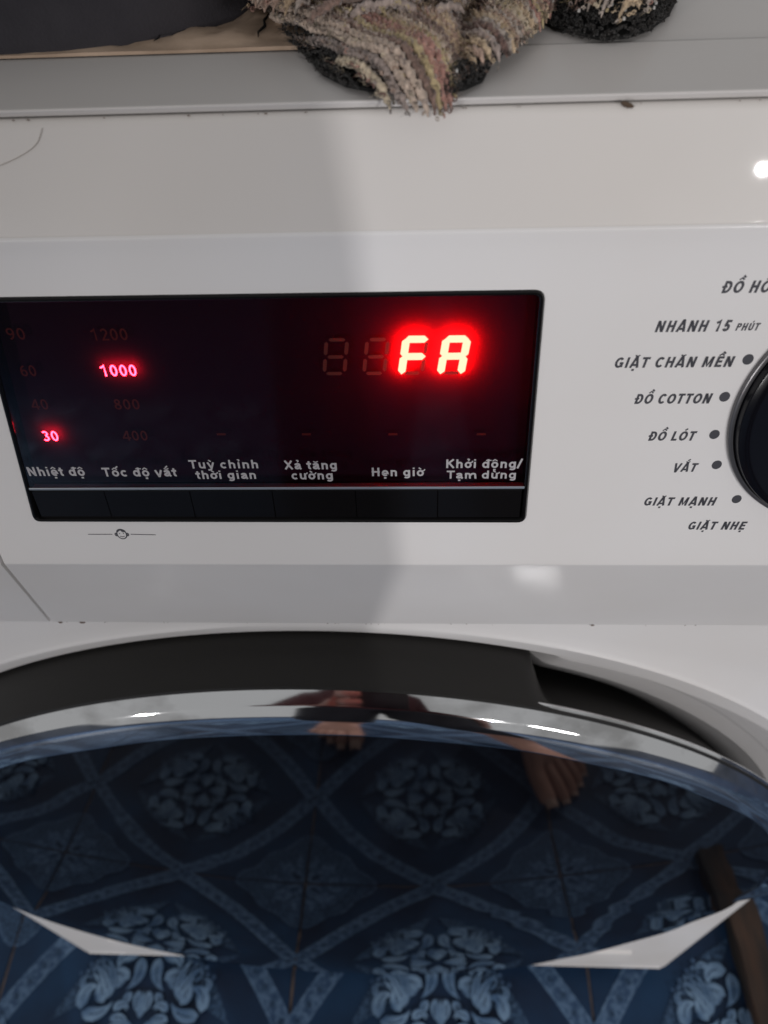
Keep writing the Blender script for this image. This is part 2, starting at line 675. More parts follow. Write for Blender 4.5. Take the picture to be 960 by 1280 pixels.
def inset(pts, d):
    """offset a closed 2-D outline inwards"""
    m = len(pts)
    area = sum(pts[i - 1][0] * pts[i][1] - pts[i][0] * pts[i - 1][1] for i in range(m))
    s = 1 if area > 0 else -1
    out = []
    for i in range(m):
        a, b, c = Vector(pts[i - 1]), Vector(pts[i]), Vector(pts[(i + 1) % m])
        n1 = Vector((-(b - a).y, (b - a).x)).normalized() * s
        n2 = Vector((-(c - b).y, (c - b).x)).normalized() * s
        k = (n1 + n2)
        k = k / max(0.3, k.dot(n1))
        q = b + k * d
        out.append((q.x, q.y))
    return out


DISP = [(-0.0513, -0.0363), (0.0795, -0.0368), (0.0784, 0.0260), (-0.0443, 0.0262)]
disp_hole = rounded_outline(DISP, 0.0022)

cp_me = panel_piece(lambda z: seam_x(z) + 0.0006, lambda z: HW - 0.0006, disp_hole)
cp = link('control_panel', cp_me, None, wm, 28, mats=[M_white, M_strip])
dr_me = panel_piece(lambda z: -HW + 0.0006, lambda z: seam_x(z) - 0.0006)
drawer = link('detergent_drawer', dr_me, None, wm, 28, mats=[M_white, M_strip])
# dark gap behind the drawer seam and under the lid / over the body
g = MB()
g.box((-0.075, 0.006, 0.76), (0.05, 0.004, 0.17))
g.box((0, 0.0045, 0.8486), (2 * HW - 0.004, 0.004, 0.0024))
g.box((0, 0.010, 0.6725), (2 * HW - 0.004, 0.004, 0.004))
g.build('seam_gap', M_gap, wm)

# --- lid: front trim with its rounded edge, then the plate behind
tp = round_poly([(0.0008, 0.8488), (0.0000, 0.8502), (0.0225, 0.8512), (0.0226, 0.8480)], [0, 0.0006, 0.0005, 0])
tp = support(tp)
mb = MB()
mb.grid([[(-HW, p[0], p[1]), (HW, p[0], p[1])] for p in tp])
mb.build('lid_trim', M_lid, wm, 40)
pl = round_poly([(0.0232, 0.8450), (0.0232, 0.8508), (0.52, 0.8508), (0.52, 0.84)], [0, 0.0006, 0.002, 0])
mb = MB()
mb.grid([[(-HW, p[0], p[1]), (HW, p[0], p[1])] for p in pl])
mb.build('lid_plate', M_lid, wm, 40)

# --- body: front sheet with the door opening and the finger scoop, sides, back
ZB, ZT = 0.03, 0.6722
CR = 0.010
def smooth(a, b, x):
    t = min(1, max(0, (x - a) / (b - a)))
    return t * t * (3 - 2 * t)


def scoop_amt(deg):
    return smooth(71.0, 67.5, deg) * smooth(8, 26, deg)


mb = MB()
NT = 360
rows = []
for i in range(NT):
    deg = 360.0 * i / NT
    a = math.radians(deg)
    ca, sa = math.cos(a), math.sin(a)
    s = scoop_amt(deg)
    sm = smooth(84, 66, deg) * smooth(2, 20, deg)   # the crease swells a little before the scoop
    # outer rectangle
    xm = HW - CR
    dxr = ((xm - DCX) if ca > 0 else (xm + DCX)) / max(1e-6, abs(ca))
    dzr = ((ZT - DCZ) if sa > 0 else (DCZ - ZB)) / max(1e-6, abs(sa))
    R1 = min(dxr, dzr)
    rc = 0.2645 + 0.002 * sm      # crease
    rl = 0.2572 - 0.0008 * s - 0.006 * smooth(60, 36, deg) * s     # lip edge
    rd = 0.0011 * sm + 0.0007 * smooth(92, 100, deg) * smooth(130, 112, deg)
    prof = [(R1, 0.0), (max(rc + 0.0022, 0) + (R1 - rc) * 0.3, 0.0), (rc + 0.0022, 0.0), (rc + 0.0012, -0.4 * rd), (rc + 0.0004, -rd), (rc - 0.0004, -0.8 * rd),
            (rc - 0.0022, 0.0003), (rl + 0.0012, 0.0012 + 0.0004 * s), (rl + 0.0003, 0.0018 + 0.0004 * s), (rl - 0.0002 - 0.0012 * s, 0.0032 - 0.0004 * s),
            (rl - 0.0004 - 0.0068 * s, 0.012 - 0.0072 * s), (rl - 0.004 - 0.011 * s, 0.0165 - 0.0090 * s), (rl - 0.012 - 0.011 * s, 0.0182 - 0.0075 * s), (rl - 0.034, 0.022 - 0.003 * s), (rl - 0.060, 0.040)]
    rows.append([(DCX + r * ca * (XS if k_ else 1), y, DCZ + r * sa) for k_, (r, y) in enumerate(prof)])
rows.append(rows[0])
mb.grid(rows)
# fill from the polar edge to the true rectangle corners
for sx in (-1, 1):
    for sz in (-1, 1):
        cx, cz = sx * (HW - CR), (ZT if sz > 0 else ZB)
        pts = []
        for i in range(NT + 1):
            p = rows[i][0]
            pts.append(p)
        # nearest two polar points on both sides of the corner
        best = [p for p in pts if abs(p[0] - cx) < 0.012 and abs(p[2] - cz) < 0.012]
        if best:
            pa = min(best, key=lambda p: abs(p[0] - cx) + 0 if abs(p[2] - cz) > 1e-5 else 9)
            pb2 = min(best, key=lambda p: abs(p[2] - cz) + 0 if abs(p[0] - cx) > 1e-5 else 9)
            mb.add([pa, (cx, 0, cz), pb2], [(0, 1, 2)])
# rounded upright corners and sides
cprof = []
for sx in (1, -1):
    q = [(sx * (HW - CR), 0.0)]
    for k in range(1, 9):
        a = PI / 2 * k / 8
        q.append((sx * (HW - CR + CR * math.sin(a)), CR - CR * math.cos(a)))
    mb.grid([[(x, y, ZT), (x, y, ZB)] for x, y in q])
    mb.add([(sx * HW, CR, 0.8446), (sx * HW, 0.52, 0.8446), (sx * HW, 0.52, ZB), (sx * HW, CR, ZB), (sx * HW, CR, ZT)], [(0, 1, 2, 3, 4)])
mb.add([(-HW, 0.52, 0.8446), (HW, 0.52, 0.8446), (HW, 0.52, ZB), (-HW, 0.52, ZB)], [(0, 1, 2, 3)])
body_me = mesh('body', mb.v, mb.f)
bm = bmesh.new()
bm.from_mesh(body_me)
bmesh.ops.remove_doubles(bm, verts=bm.verts, dist=1e-5)
bmesh.ops.recalc_face_normals(bm, faces=bm.faces)
bm.to_mesh(body_me)
bm.free()
body = link('body', body_me, M_body, wm, 50)
# turned-in bottom edge and the kick strip line, feet
mb = MB()
mb.tube([(-HW + CR, 0.0016, ZB), (HW - CR, 0.0016, ZB)], 0.0025, 10)
mb.build('bottom_edge', M_body, wm, 60)
mb = MB()
kp = round_poly([(0.001, 0.1030), (-0.0022, 0.1020), (-0.0022, 0.0420), (0.001, 0.0400)], [0, 0.001, 0.001, 0])
mb.grid([[(-0.245, p[0], p[1]), (0.245, p[0], p[1])] for p in kp])
mb.grid([[(x, p[0], p[1]) for p in kp] for x in (0.245, 0.2451)])
mb.build('kick_plate', M_body, wm, 40)
for x in (-0.24, 0.24):
    for y in (0.06, 0.46):
        mb = MB()
        mb.tube([(x, y, 0.0), (x, y, 0.012), (x, y, 0.014), (x, y, ZB + 0.02)], [0.022, 0.022, 0.008, 0.008], 16)
        mb.build('foot', M_rim, wm, 40)
# dark inside of the opening
mb = MB()
mb.tube([(DCX, 0.041, DCZ), (DCX, 0.043, DCZ)], 0.23, 48)
mb.build('door_cavity', M_rim, wm, 40)

mb = MB()
rg = random.Random(11)
spots = [(-0.0805, 0.0006), (-0.0722, 0.0008), (0.1134, 0.0005)] + [(rg.uniform(-0.085, 0.15), rg.uniform(0.00008, 0.00022)) for _ in range(22)]
for x, r in spots:
    c = Vector((x, -0.0030, 0.6722 - rg.uniform(0, 0.0004)))
    mb.tube([c + Vector((-r * 1.3, 0, 0)), c + Vector((-r * .5, 0, r * .2)), c + Vector((r * .6, 0, 0)), c + Vector((r * 1.4, 0, -r * .1))], [r * .2, r * .75, r * .6, r * .15], 6)
for _ in range(26):
    x, r = rg.uniform(-0.09, 0.16), rg.uniform(0.00008, 0.0002)
    c = Vector((x, -0.0002, 0.84860))
    mb.tube([c + Vector((-r * 1.6, 0, 0)), c, c + Vector((r * 1.6, 0, 0))], [r * .3, r * .8, r * .3], 5)
go = mb.build('grime', principled('brown_grime', (0.12, 0.075, 0.05), 0.9), wm, 180)
go['kind'] = 'stuff'

# --- door
door = thing('door', (DCX, 0, DCZ), None, None)
for k in ('label', 'category'):
    if k in door:
        del door[k]
door.parent = wm
TILT = 0.0223


GLASS_R = [(-180, .2385), (-165, .2360), (-150, .2340), (-135, .2345), (-120, .2365), (-105, .2358), (-90, .2345), (-75, .2330), (-60, .2275), (-45, .2190), (-30, .2160),
           (-15, .2210), (0, .2310), (10, .2385), (20, .2415), (35, .2430), (50, .2385), (65, .2335), (80, .2300), (95, .2292), (110, .2308), (125, .2360), (140, .2395), (160, .2400), (180, .2385)]


def glass_r(deg):
    """radius of the glass by direction: the pane is a rounded, slightly squared oval"""
    d = deg if deg <= 180 else deg - 360
    for (d0, r0), (d1, r1) in zip(GLASS_R, GLASS_R[1:]):
        if d0 <= d <= d1:
            t = (d - d0) / (d1 - d0)
            t = t * t * (3 - 2 * t)
            return r0 + (r1 - r0) * t
    return 0.236


def oval(deg):
    a = math.radians(deg)
    return math.hypot(XS * math.cos(a), math.sin(a))


def dpt(r, a, y):
    z = r * math.sin(a)
    return (DCX + r * math.cos(a), y + TILT * z, DCZ + z)


def lathe(prof_of, n=240, mi=0):
    mb = MB()
    rows = []
    for i in range(n + 1):
        deg = 360.0 * i / n
        a = math.radians(deg)
        rows.append([dpt(r, a, y) for r, y in prof_of(deg)])
    mb.grid(rows)
    return mb


def rim_prof(deg):
    s = smooth(71.0, 67.0, deg) * smooth(12, 20, deg)
    k = ring_amt(deg)
    base = [(0.2500, -0.0245), (0.2512, -0.0240), (0.2516 - 0.002 * s, -0.0215), (0.2536 - 0.009 * s, -0.0140 - 0.004 * s), (0.2552 - 0.019 * s, -0.004 - 0.003 * s),
            (0.2556 - 0.029 * s, 0.004 + 0.001 * s), (0.2556 - 0.034 * s, 0.014 + 0.004 * s), (0.20, 0.034)]
    low = glass_r(deg) - 0.004
    return [((r * oval(deg)) * k + min(r * oval(deg), low) * (1 - k), y) if i < 7 else (r, y) for i, (r, y) in enumerate(base)]


def ring_amt(deg):
    # the chrome band dies away down the sides: glass reaches the edge along the bottom
    d = deg if deg <= 180 else deg - 360
    d = d if d <= 90 else 180 - d
    if deg > 180 and deg < 270:
        d = -(deg - 180)
    return smooth(-14, 14, d)



o = lathe(rim_prof, 480).build('door_rim', M_rim, door, 50)


def chrome_prof(deg):
    k = max(0.01, ring_amt(deg))
    ri = glass_r(deg) - 0.0012 - 0.010 * (1 - k)
    ro = (0.2513 * oval(deg)) * k + (ri - 0.002) * (1 - k)
    w = ro - ri
    pts = round_poly([(ro - 0.0013 * k, -0.0205), (ro, -0.0217), (ri + w * 0.77, -0.0292), (ri + w * 0.58, -0.0322), (ri + w * 0.10, -0.0335), (ri, -0.0288)],
                     [0, 0.0006 * k, 0.0007 * k, 0.0018 * k, 0.0014 * k, 0], 6)
    return [(p.x, p.y + 0.010 * (1 - k)) for p in pts]


lathe(chrome_prof, 300).build('chrome_ring', M_chrome, door, 60)


def glass_prof(deg):
    sag = 0.2356 ** 2 / (2 * 2.30)
    z_ = math.sin(math.radians(deg))
    g_ = glass_r(deg)
    return [(g_ * k / 26, -0.0284 - (sag - 0.009 * z_ * 0.2356 * k / 26) * (1 - (k / 26) ** 2)) for k in range(27)]


lathe(glass_prof, 200).build('door_glass', M_glass, door, 60)

# --- display
disp = bpy.data.objects.new('display', None)
disp.empty_display_size = 0.02
COL.objects.link(disp)
disp.parent = wm


def uv_loop(pts, d):
    return [P(u, v, d) for u, v in pts]


# bezel lip
mb = MB()
o0 = inset(disp_hole, -0.0002)
o1 = inset(disp_hole, 0.0002)
o2 = inset(disp_hole, 0.0006)
o3 = inset(disp_hole, 0.0009)
mb.grid([uv_loop(o0, -0.0005), uv_loop(o0, 0.0002), uv_loop(o1, 0.0007), uv_loop(o2, 0.0007), uv_loop(o3, 0.0003), uv_loop(o3, -0.0065)], closed=True)
mb.build('bezel', M_black, disp, 50)


def disp_l(v):
    return -0.0513 + (v + 0.0363) * (0.0070 / 0.0625)


def disp_r(v):
    return 0.0795 - (v + 0.0368) * (0.0011 / 0.0628)


def quad(mb, v0, v1, d, il=0.0007, mi=0, flip=False):
    mb.add([P(disp_l(v0) + il, v0, d), P(disp_r(v0) - il, v0, d), P(disp_r(v1) - il, v1, d), P(disp_l(v1) + il, v1, d)], [(0, 1, 2, 3)], mi)


mb = MB()
quad(mb, -0.0360, 0.0254, -0.0046)
mb.build('backing', M_backing, disp)
mb = MB()
quad(mb, -0.0254, 0.0250, 0.0)
mb.build('smoked_pane', M_pane, disp)
# lower edge of the pane
mb = MB()
va = -0.0254
rows = []
for v, d in ((va + 0.0002, 0.0002), (va - 0.0001, 0.00035), (va - 0.0006, 0.0002), (va - 0.0009, -0.0010), (va - 0.0009, -0.0030)):
    rows.append([P(disp_l(v) + 0.0008, v, d), P(disp_r(v) - 0.0008, v, d)])
mb.grid(rows)
mb.build('pane_edge', M_edge_glint, disp, 60)
# six keys
seps = [None, -0.02998, -0.0074, 0.0141, 0.0356, 0.05668, None]
for k in range(6):
    v1, v0 = -0.0266, -0.0357
    x0 = disp_l(-0.031) + 0.0015 if k == 0 else seps[k] + 0.00005
    x1 = disp_r(-0.031) - 0.0014 if k == 5 else seps[k + 1] - 0.00005
    mb = MB()
    e = 0.00012
    ol = [(x0, v0), (x1, v0), (x1, v1), (x0, v1)]
    il = inset(ol, e)
    d0 = -0.0002 if k != 4 else -0.00014
    mb.grid([uv_loop(ol, -0.004), uv_loop(ol, d0 - 0.00012), uv_loop(il, d0)], closed=True)
    mb.f.append((8, 9, 10, 11))
    mb.mi.append(0)
    mb.build('button', M_black, disp, 30)


# ------------------------------------------------------------------ lettering
def arc(cx, cy, rx, ry, a0, a1, n=10):
    return [(cx + rx * math.cos(math.radians(a0 + (a1 - a0) * i / n)), cy + ry * math.sin(math.radians(a0 + (a1 - a0) * i / n))) for i in range(n + 1)]


def glyphs(w):
    """stroke glyphs, cap height 1, stroke width w -> {char: (advance, [polylines])}"""
    q = w / 2
    X = 0.72
    G = {}
    t, b = 1 - q, q
    G['A'] = (0.72, [[(0.03 + q * .6, 0), (0.36 - q * .25, 1), (0.36 + q * .25, 1), (0.69 - q * .6, 0)], [(0.16, 0.27), (0.56, 0.27)]])
    G['C'] = (0.68, [arc(0.36, 0.5, 0.36 - q - .02, 0.5 - q, 42, 318, 18)])
    G['D'] = (0.72, [[(0.06 + q, b), (0.06 + q, t), (0.30, t)] + arc(0.32, 0.5, 0.36 - q, 0.5 - q, 90, -90, 12) + [(0.30, b), (0.06 + q, b)]])
    G['E'] = (0.60, [[(0.57, t), (0.06 + q, t), (0.06 + q, b), (0.58, b)], [(0.06, 0.52), (0.52, 0.52)]])
    G['G'] = (0.74, [arc(0.37, 0.5, 0.36 - q - .02, 0.5 - q, 42, 335, 18), [(0.40, 0.44), (0.69, 0.44)], [(0.69 - q, 0.50), (0.69 - q, 0.06)]])
    G['H'] = (0.72, [[(0.06 + q, 0), (0.06 + q, 1)], [(0.66 - q, 0), (0.66 - q, 1)], [(0.06, 0.52), (0.66, 0.52)]])
    G['I'] = (0.30, [[(0.15, 0), (0.15, 1)]])
    G['K'] = (0.70, [[(0.06 + q, 0), (0.06 + q, 1)], [(0.62, 1), (0.14, 0.42)], [(0.28, 0.60), (0.64, 0)]])
    G['L'] = (0.58, [[(0.06 + q, 1), (0.06 + q, b), (0.56, b)]])
    G['M'] = (0.86, [[(0.06 + q, 0), (0.06 + q, t), (0.10 + q, t), (0.43, 0.12), (0.76 - q, t), (0.80 - q, t), (0.80 - q, 0)]])
    G['N'] = (0.74, [[(0.06 + q, 0), (0.06 + q, t), (0.10 + q, t), (0.64 - q, b), (0.68 - q, b), (0.68 - q, 1)]])
    G['O'] = (0.76, [arc(0.38, 0.5, 0.38 - q - .02, 0.5 - q, 90, 450, 24)])
    G['P'] = (0.66, [[(0.06 + q, 0), (0.06 + q, t), (0.36, t)] + arc(0.38, 0.70, 0.26 - q, 0.30 - q, 90, -90, 10) + [(0.36, 0.40 + q), (0.10, 0.40 + q)]])
    G['T'] = (0.62, [[(0.02, t), (0.60, t)], [(0.31, 0), (0.31, t)]])
    G['U'] = (0.72, [[(0.06 + q, 1), (0.06 + q, 0.34)] + arc(0.36, 0.32, 0.30 - q, 0.32 - q, 180, 360, 12) + [(0.66 - q, 0.34), (0.66 - q, 1)]])
    G['V'] = (0.68, [[(0.02 + q * .6, 1), (0.34 - q * .2, 0.02), (0.34 + q * .2, 0.02), (0.66 - q * .6, 1)]])
    G['X'] = (0.68, [[(0.05 + q * .3, 0), (0.61 - q * .3, 1)], [(0.05 + q * .3, 1), (0.63 - q * .3, 0)]])
    # figures
    G['0'] = (0.58, [arc(0.29, 0.5, 0.25 - q, 0.5 - q, 90, 450, 22)])
    G['1'] = (0.58, [[(0.08, 0.76), (0.26, 0.84), (0.34, 1.0 - q * .3), (0.34, 0)]])
    G['2'] = (0.58, [arc(0.29, 0.70, 0.24 - q, 0.30 - q, 165, -35, 12) + [(0.08 + q, b), (0.54, b)]])
    G['3'] = (0.58, [arc(0.28, 0.74, 0.23 - q, 0.26 - q, 150, -90, 10), arc(0.28, 0.28, 0.25 - q, 0.28 - q, 90, -150, 12)])
    G['4'] = (0.58, [[(0.40, 0), (0.40, 1 - q), (0.36, 1 - q), (0.05, 0.30), (0.05, 0.27), (0.56, 0.27)]])
    G['5'] = (0.58, [[(0.52, t), (0.10 + q, t), (0.06 + q, 0.47)], [(0.05 + q * .5, 0.48)] + arc(0.27, 0.33, 0.26 - q, 0.33 - q, 118, -160, 16)])
    G['6'] = (0.58, [arc(0.29, 0.31, 0.25 - q, 0.31 - q, 90, 450, 18), arc(0.42, 0.42, 0.38 - q, 0.58 - q, 95, 185, 8)])
    G['8'] = (0.58, [arc(0.29, 0.745, 0.22 - q, 0.255 - q, 90, 450, 16), arc(0.29, 0.28, 0.25 - q, 0.28 - q, 90, 450, 16)])
    G['9'] = (0.58, [arc(0.29, 0.69, 0.25 - q, 0.31 - q, 90, 450, 18), arc(0.16, 0.58, 0.38 - q, 0.58 - q, -85, 5, 8)])
    # lower case
    o_ = arc(0.30, X / 2, 0.28 - q, X / 2 - q, 90, 450, 20)
    bowl = arc(0.29, X / 2, 0.27 - q, X / 2 - q, 0, 360, 20)
    G['a'] = (0.58, [[(0.08, 0.52)] + arc(0.28, X - 0.20, 0.20 - q * .6, 0.20 - q, 150, 0, 8) + [(0.49 - q * .4, 0.12), (0.54, 0.02)], arc(0.25, 0.21, 0.22 - q, 0.21 - q, 60, 330, 12) + [(0.46, 0.20)], [(0.22, 0.42 - q * .3), (0.46, 0.45)]])
    G['c'] = (0.55, [arc(0.30, X / 2, 0.28 - q, X / 2 - q, 45, 315, 16)])
    G['d'] = (0.62, [bowl, [(0.57 - q, 0), (0.57 - q, 1)]])
    G['e'] = (0.58, [[(0.08, 0.33), (0.54 - q * .6, 0.33)] + arc(0.30, X / 2, 0.27 - q, X / 2 - q, 0, 312, 18)])
    G['g'] = (0.62, [bowl, [(0.57 - q, X), (0.57 - q, -0.02)] + arc(0.30, -0.02, 0.27 - q, 0.24 - q, 0, -150, 10)])
    G['h'] = (0.62, [[(0.06 + q, 0), (0.06 + q, 1)], [(0.06 + q, 0.40)] + arc(0.32, X - 0.25, 0.25 - q, 0.25 - q, 170, 0, 10) + [(0.57 - q, 0)]])
    G['i'] = (0.30, [[(0.15, 0), (0.15, X)], [(0.15, 0.86), (0.15, 1.0)]])
    G['\u0131'] = (0.30, [[(0.15, 0), (0.15, X)]])
    G['m'] = (0.92, [[(0.06 + q, 0), (0.06 + q, X)], [(0.06 + q, 0.40)] + arc(0.28, X - 0.21, 0.21 - q * .7, 0.21 - q, 170, 0, 8) + [(0.49 - q * .3, 0)],
                     [(0.49 - q * .3, 0.40)] + arc(0.68, X - 0.21, 0.21 - q * .7, 0.21 - q, 170, 0, 8) + [(0.89 - q * .3, 0)]])
    G['n'] = (0.62, [[(0.06 + q, 0), (0.06 + q, X)], [(0.06 + q, 0.40)] + arc(0.32, X - 0.25, 0.25 - q, 0.25 - q, 170, 0, 10) + [(0.57 - q, 0)]])
    G['o'] = (0.60, [o_])
    G['t'] = (0.38, [[(0.16 + q * .3, 0.92), (0.16 + q * .3, 0.24)] + arc(0.30, 0.19, 0.14 - q * .3, 0.19 - q, 180, 285, 6), [(0.01, X - q * .9), (0.36, X - q * .9)]])
    G['u'] = (0.62, [[(0.05 + q, X), (0.05 + q, 0.25)] + arc(0.30, 0.25, 0.25 - q, 0.25 - q, 180, 350, 10), [(0.56 - q, 0), (0.56 - q, X)]])
    G['v'] = (0.58, [[(0.02 + q * .6, X), (0.29 - q * .2, 0.02), (0.29 + q * .2, 0.02), (0.56 - q * .6, X)]])
    G['y'] = (0.58, [[(0.02 + q * .6, X), (0.30, 0.06)], [(0.56 - q * .6, X), (0.27, -0.12), (0.18, -0.27 + q), (0.05, -0.27 + q)]])
    G['/'] = (0.34, [[(0.02, -0.05), (0.32, 1.05)]])
    G[' '] = (0.28, [])
    return G


def strokes(text, w, track=0.04):
    G = glyphs(w)
    out = []
    x = 0.0
    thin = w * 0.72
    for ch in text:
        if ch in 'đĐ':
            base, marks = ('d' if ch == 'đ' else 'D'), ['bar']
        else:
            dcm = unicodedata.normalize('NFD', ch)
            base, marks = dcm[0], list(dcm[1:])
        if base == 'i' and marks and any(m != '\u0323' for m in marks):
            base = '\u0131'
        adv, pl = G[base]
        up = base.isupper()
        top = 1.0 if up else 0.72
        for p in pl:
            out.append(([(x + a, b) for a, b in p], w))
        cx = x + adv / 2
        circ = '\u0302' in marks
        brev = '\u0306' in marks
        for m in marks:
            hy = top + 0.07
            if m == 'bar':
                if up:
                    out.append(([(x - 0.05, 0.52), (x + 0.34, 0.52)], w * .8))
                else:
                    out.append(([(x + 0.30, 0.87), (x + 0.70, 0.87)], w * .62))
            elif m == '\u0302':
                out.append(([(cx - 0.18, hy), (cx, hy + 0.17), (cx + 0.18, hy)], thin * .8))
            elif m == '\u0306':
                out.append((arc(cx, hy + 0.16, 0.16, 0.13, 190, 350, 8), thin * .8))
            elif m == '\u0323':
                out.append(([(cx - w * .48, -0.20), (cx + w * .48, -0.20)], w * .95))
            elif m == '\u031b':
                ex = x + adv - 0.06
                out.append(([(ex - 0.08, top - 0.10), (ex + 0.05, top - 0.04), (ex + 0.09, top + 0.10)], w * .6))
            else:
                if circ or brev:
                    ax, ay = cx + (0.16 if circ else 0.0), hy + (0.16 if circ else 0.18)
                else:
                    ax, ay = cx, hy
                if m == '\u0300':
                    out.append(([(ax - 0.12, ay + 0.20), (ax + 0.06, ay + 0.02)], thin))
                elif m == '\u0301':
                    out.append(([(ax - 0.06, ay + 0.02), (ax + 0.12, ay + 0.20)], thin))
                elif m == '\u0309':
                    out.append((arc(ax, ay + 0.17, 0.08, 0.07, 160, -60, 6) + [(ax, ay + 0.02)], thin * .75))
                elif m == '\u0303':
                    out.append(([(cx - 0.18, ay + 0.06), (cx - 0.08, ay + 0.14), (cx + 0.08, ay + 0.07), (cx + 0.18, ay + 0.15)], thin * .75))
        x += adv + track
    return out, x - track


def stroke_face(pts, w, tf, layer):
    """strip of quads along a polyline with mitred joints"""
    p = [Vector(a) for a in pts]
    q = [p[0]]
    for a in p[1:]:
        if (a - q[-1]).length > 1e-4:
            q.append(a)
    p = q
    closed = (p[0] - p[-1]).length < 1e-3 and len(p) > 4
    if closed:
        p = p[:-1]
    n = len(p)
    vs = []
    for i in range(n):
        if closed:
            a, c = p[i - 1], p[(i + 1) % n]
        else:
            a, c = p[max(i - 1, 0)], p[min(i + 1, n - 1)]
        d1 = (p[i] - a)
        d2 = (c - p[i])
        if d1.length < 1e-6:
            d1 = d2
        if d2.length < 1e-6:
            d2 = d1
        d1.normalize()
        d2.normalize()
        n1 = Vector((-d1.y, d1.x))
        n2 = Vector((-d2.y, d2.x))
        k = n1 + n2
        k = k / max(0.5, k.dot(n1))
        k = k * (w / 2)
        vs += [tf(p[i] + k, layer), tf(p[i] - k, layer)]
    m = n if closed else n - 1
    fs = [(2 * i, 2 * i + 1, (2 * i + 3) % (2 * n), (2 * i + 2) % (2 * n)) for i in range(m)]
    return vs, fs


def lettering(name, text, u0, u1, vb, ch, w, mat, parent, d=0.00002, shear=0.0, track=0.04, adv_only=False, step=0.000004):
    st, width = strokes(text, w, track)
    sx = (u1 - u0) / width
    mb = MB()
    for k, (pts, sw) in enumerate(st):
        def tf(p, lay):
            return P(u0 + p.x * sx + p.y * ch * shear, vb + p.y * ch, d + lay * step)
        # work in a space where both axes have the same scale so strokes keep their width
        ratio = sx / ch
        pts2 = [(a * ratio, b) for a, b in pts]

        def tf2(p, lay):
            return P(u0 + p.x * ch + p.y * ch * shear, vb + p.y * ch, d + lay * step)
        v, f = stroke_face(pts2, sw, tf2, k)
        mb.add(v, f)
    return mb.build(name, mat, parent, recalc=False)


PROG = [('ĐỒ HỖN HỢP', 0.11483, 0.1346, 0.02478, 0.00265), ('NHANH 15', 0.10274, 0.11863, 0.01617, 0.00265), ('PHÚT', 0.11986, 0.12477, 0.01630, 0.00172),
        ('GIẶT CHĂN MỀN', 0.09533, 0.12137, 0.00764, 0.00261), ('ĐỒ COTTON', 0.10145, 0.11866, -0.00171, 0.00265), ('ĐỒ LÓT', 0.10643, 0.11729, -0.01189, 0.00265),
        ('VẮT', 0.11398, 0.11968, -0.02103, 0.00257), ('GIẶT MẠNH', 0.10877, 0.12668, -0.03161, 0.00265), ('GIẶT NHẸ', 0.12148, 0.13608, -0.03961, 0.00270)]
for s, a, b, v, c in PROG:
    lettering('program_name', s, a, b, v, c, 0.205, M_ink, cp, shear=0.17, track=0.09)
CAP = [('Nhiệt độ', -0.04814, -0.03301, -0.02149, 0.00280), ('Tốc độ vắt', -0.02860, -0.00934, -0.02176, 0.00275), ('Tuỳ chỉnh', -0.00585, 0.01193, -0.01936, 0.00257),
       ('thời gian', -0.00474, 0.01093, -0.02264, 0.00260), ('Xả tăng', 0.01823, 0.03168, -0.01976, 0.00265), ('cường', 0.01962, 0.03046, -0.02290, 0.00262),
       ('Hẹn giờ', 0.03987, 0.05327, -0.02200, 0.00261), ('Khởi động/', 0.05840, 0.07726, -0.01959, 0.00262), ('Tạm dừng', 0.05878, 0.07625, -0.02284, 0.00245)]
for s, a, b, v, c in CAP:
    lettering('caption', s, a, b, v, c, 0.19, M_cap, disp, d=0.00003)
NUM = [('90', -0.04228, -0.03764, 0.01559, 0.00290), ('60', -0.04219, -0.03811, 0.00618, 0.00290), ('40', -0.04239, -0.03808, -0.00298, 0.00290),
       ('30', -0.04268, -0.03829, -0.01213, 0.00295), ('1200', -0.02278, -0.01395, 0.01512, 0.00292), ('1000', -0.02297, -0.01405, 0.00596, 0.00295),
       ('800', -0.02203, -0.01547, -0.00316, 0.00290), ('400', -0.02202, -0.01555, -0.01216, 0.00290)]
for s, a, b, v, c in NUM:
    lit = s in ('30', '1000')
    o = lettering('lit_number' if lit else 'unlit_number', s, a, b, v - 0.0007, c, 0.15 if lit else 0.14, M_led2 if lit else M_dim, disp, d=-0.0030 if not lit else -0.0030)

# four seven-segment figures: blank, blank, F, A
DIG = [(0.02936, 0.00485), (0.03861, 0.00480), (0.04735, 0.00475), (0.05636, 0.00470)]
SEG = {'a': ((0, 1), (1, 1)), 'b': ((1, 1), (1, .5)), 'c': ((1, .5), (1, 0)), 'd': ((0, 0), (1, 0)), 'e': ((0, .5), (0, 0)), 'f': ((0, 1), (0, .5)), 'g': ((0, .5), (1, .5))}
ON = ['', '', 'aefg', 'abcefg']
for (u0, v0), on in zip(DIG, ON):
    mb = MB()
    wd, hh, sh = 0.0047, 0.0085, 0.0012
    for k, (s, (p, q)) in enumerate(SEG.items()):
        lit = s in on
        sw = 0.00175 if lit else 0.00085
        a = Vector((u0 + 0.0006 + p[0] * wd + p[1] * sh, v0 + 0.0005 + p[1] * hh))
        b = Vector((u0 + 0.0006 + q[0] * wd + q[1] * sh, v0 + 0.0005 + q[1] * hh))
        t = (b - a).normalized()
        a, b = (a + t * 0.00045, b - t * 0.00045) if not lit else (a - t * 0.0003, b + t * 0.0003)
        nn = Vector((-t.y, t.x)) * sw / 2
        e = t * sw / 2
        dz = -0.0030 + k * 0.000004
        mb.add([P(*c, dz) for c in (a, a + e + nn, b - e + nn, b, b - e - nn, a + e - nn)], [(0, 1, 2, 3, 4, 5)], 1 if lit else 0)
    mb.build('digit', None, disp, recalc=False, mats=[M_seg, M_led])
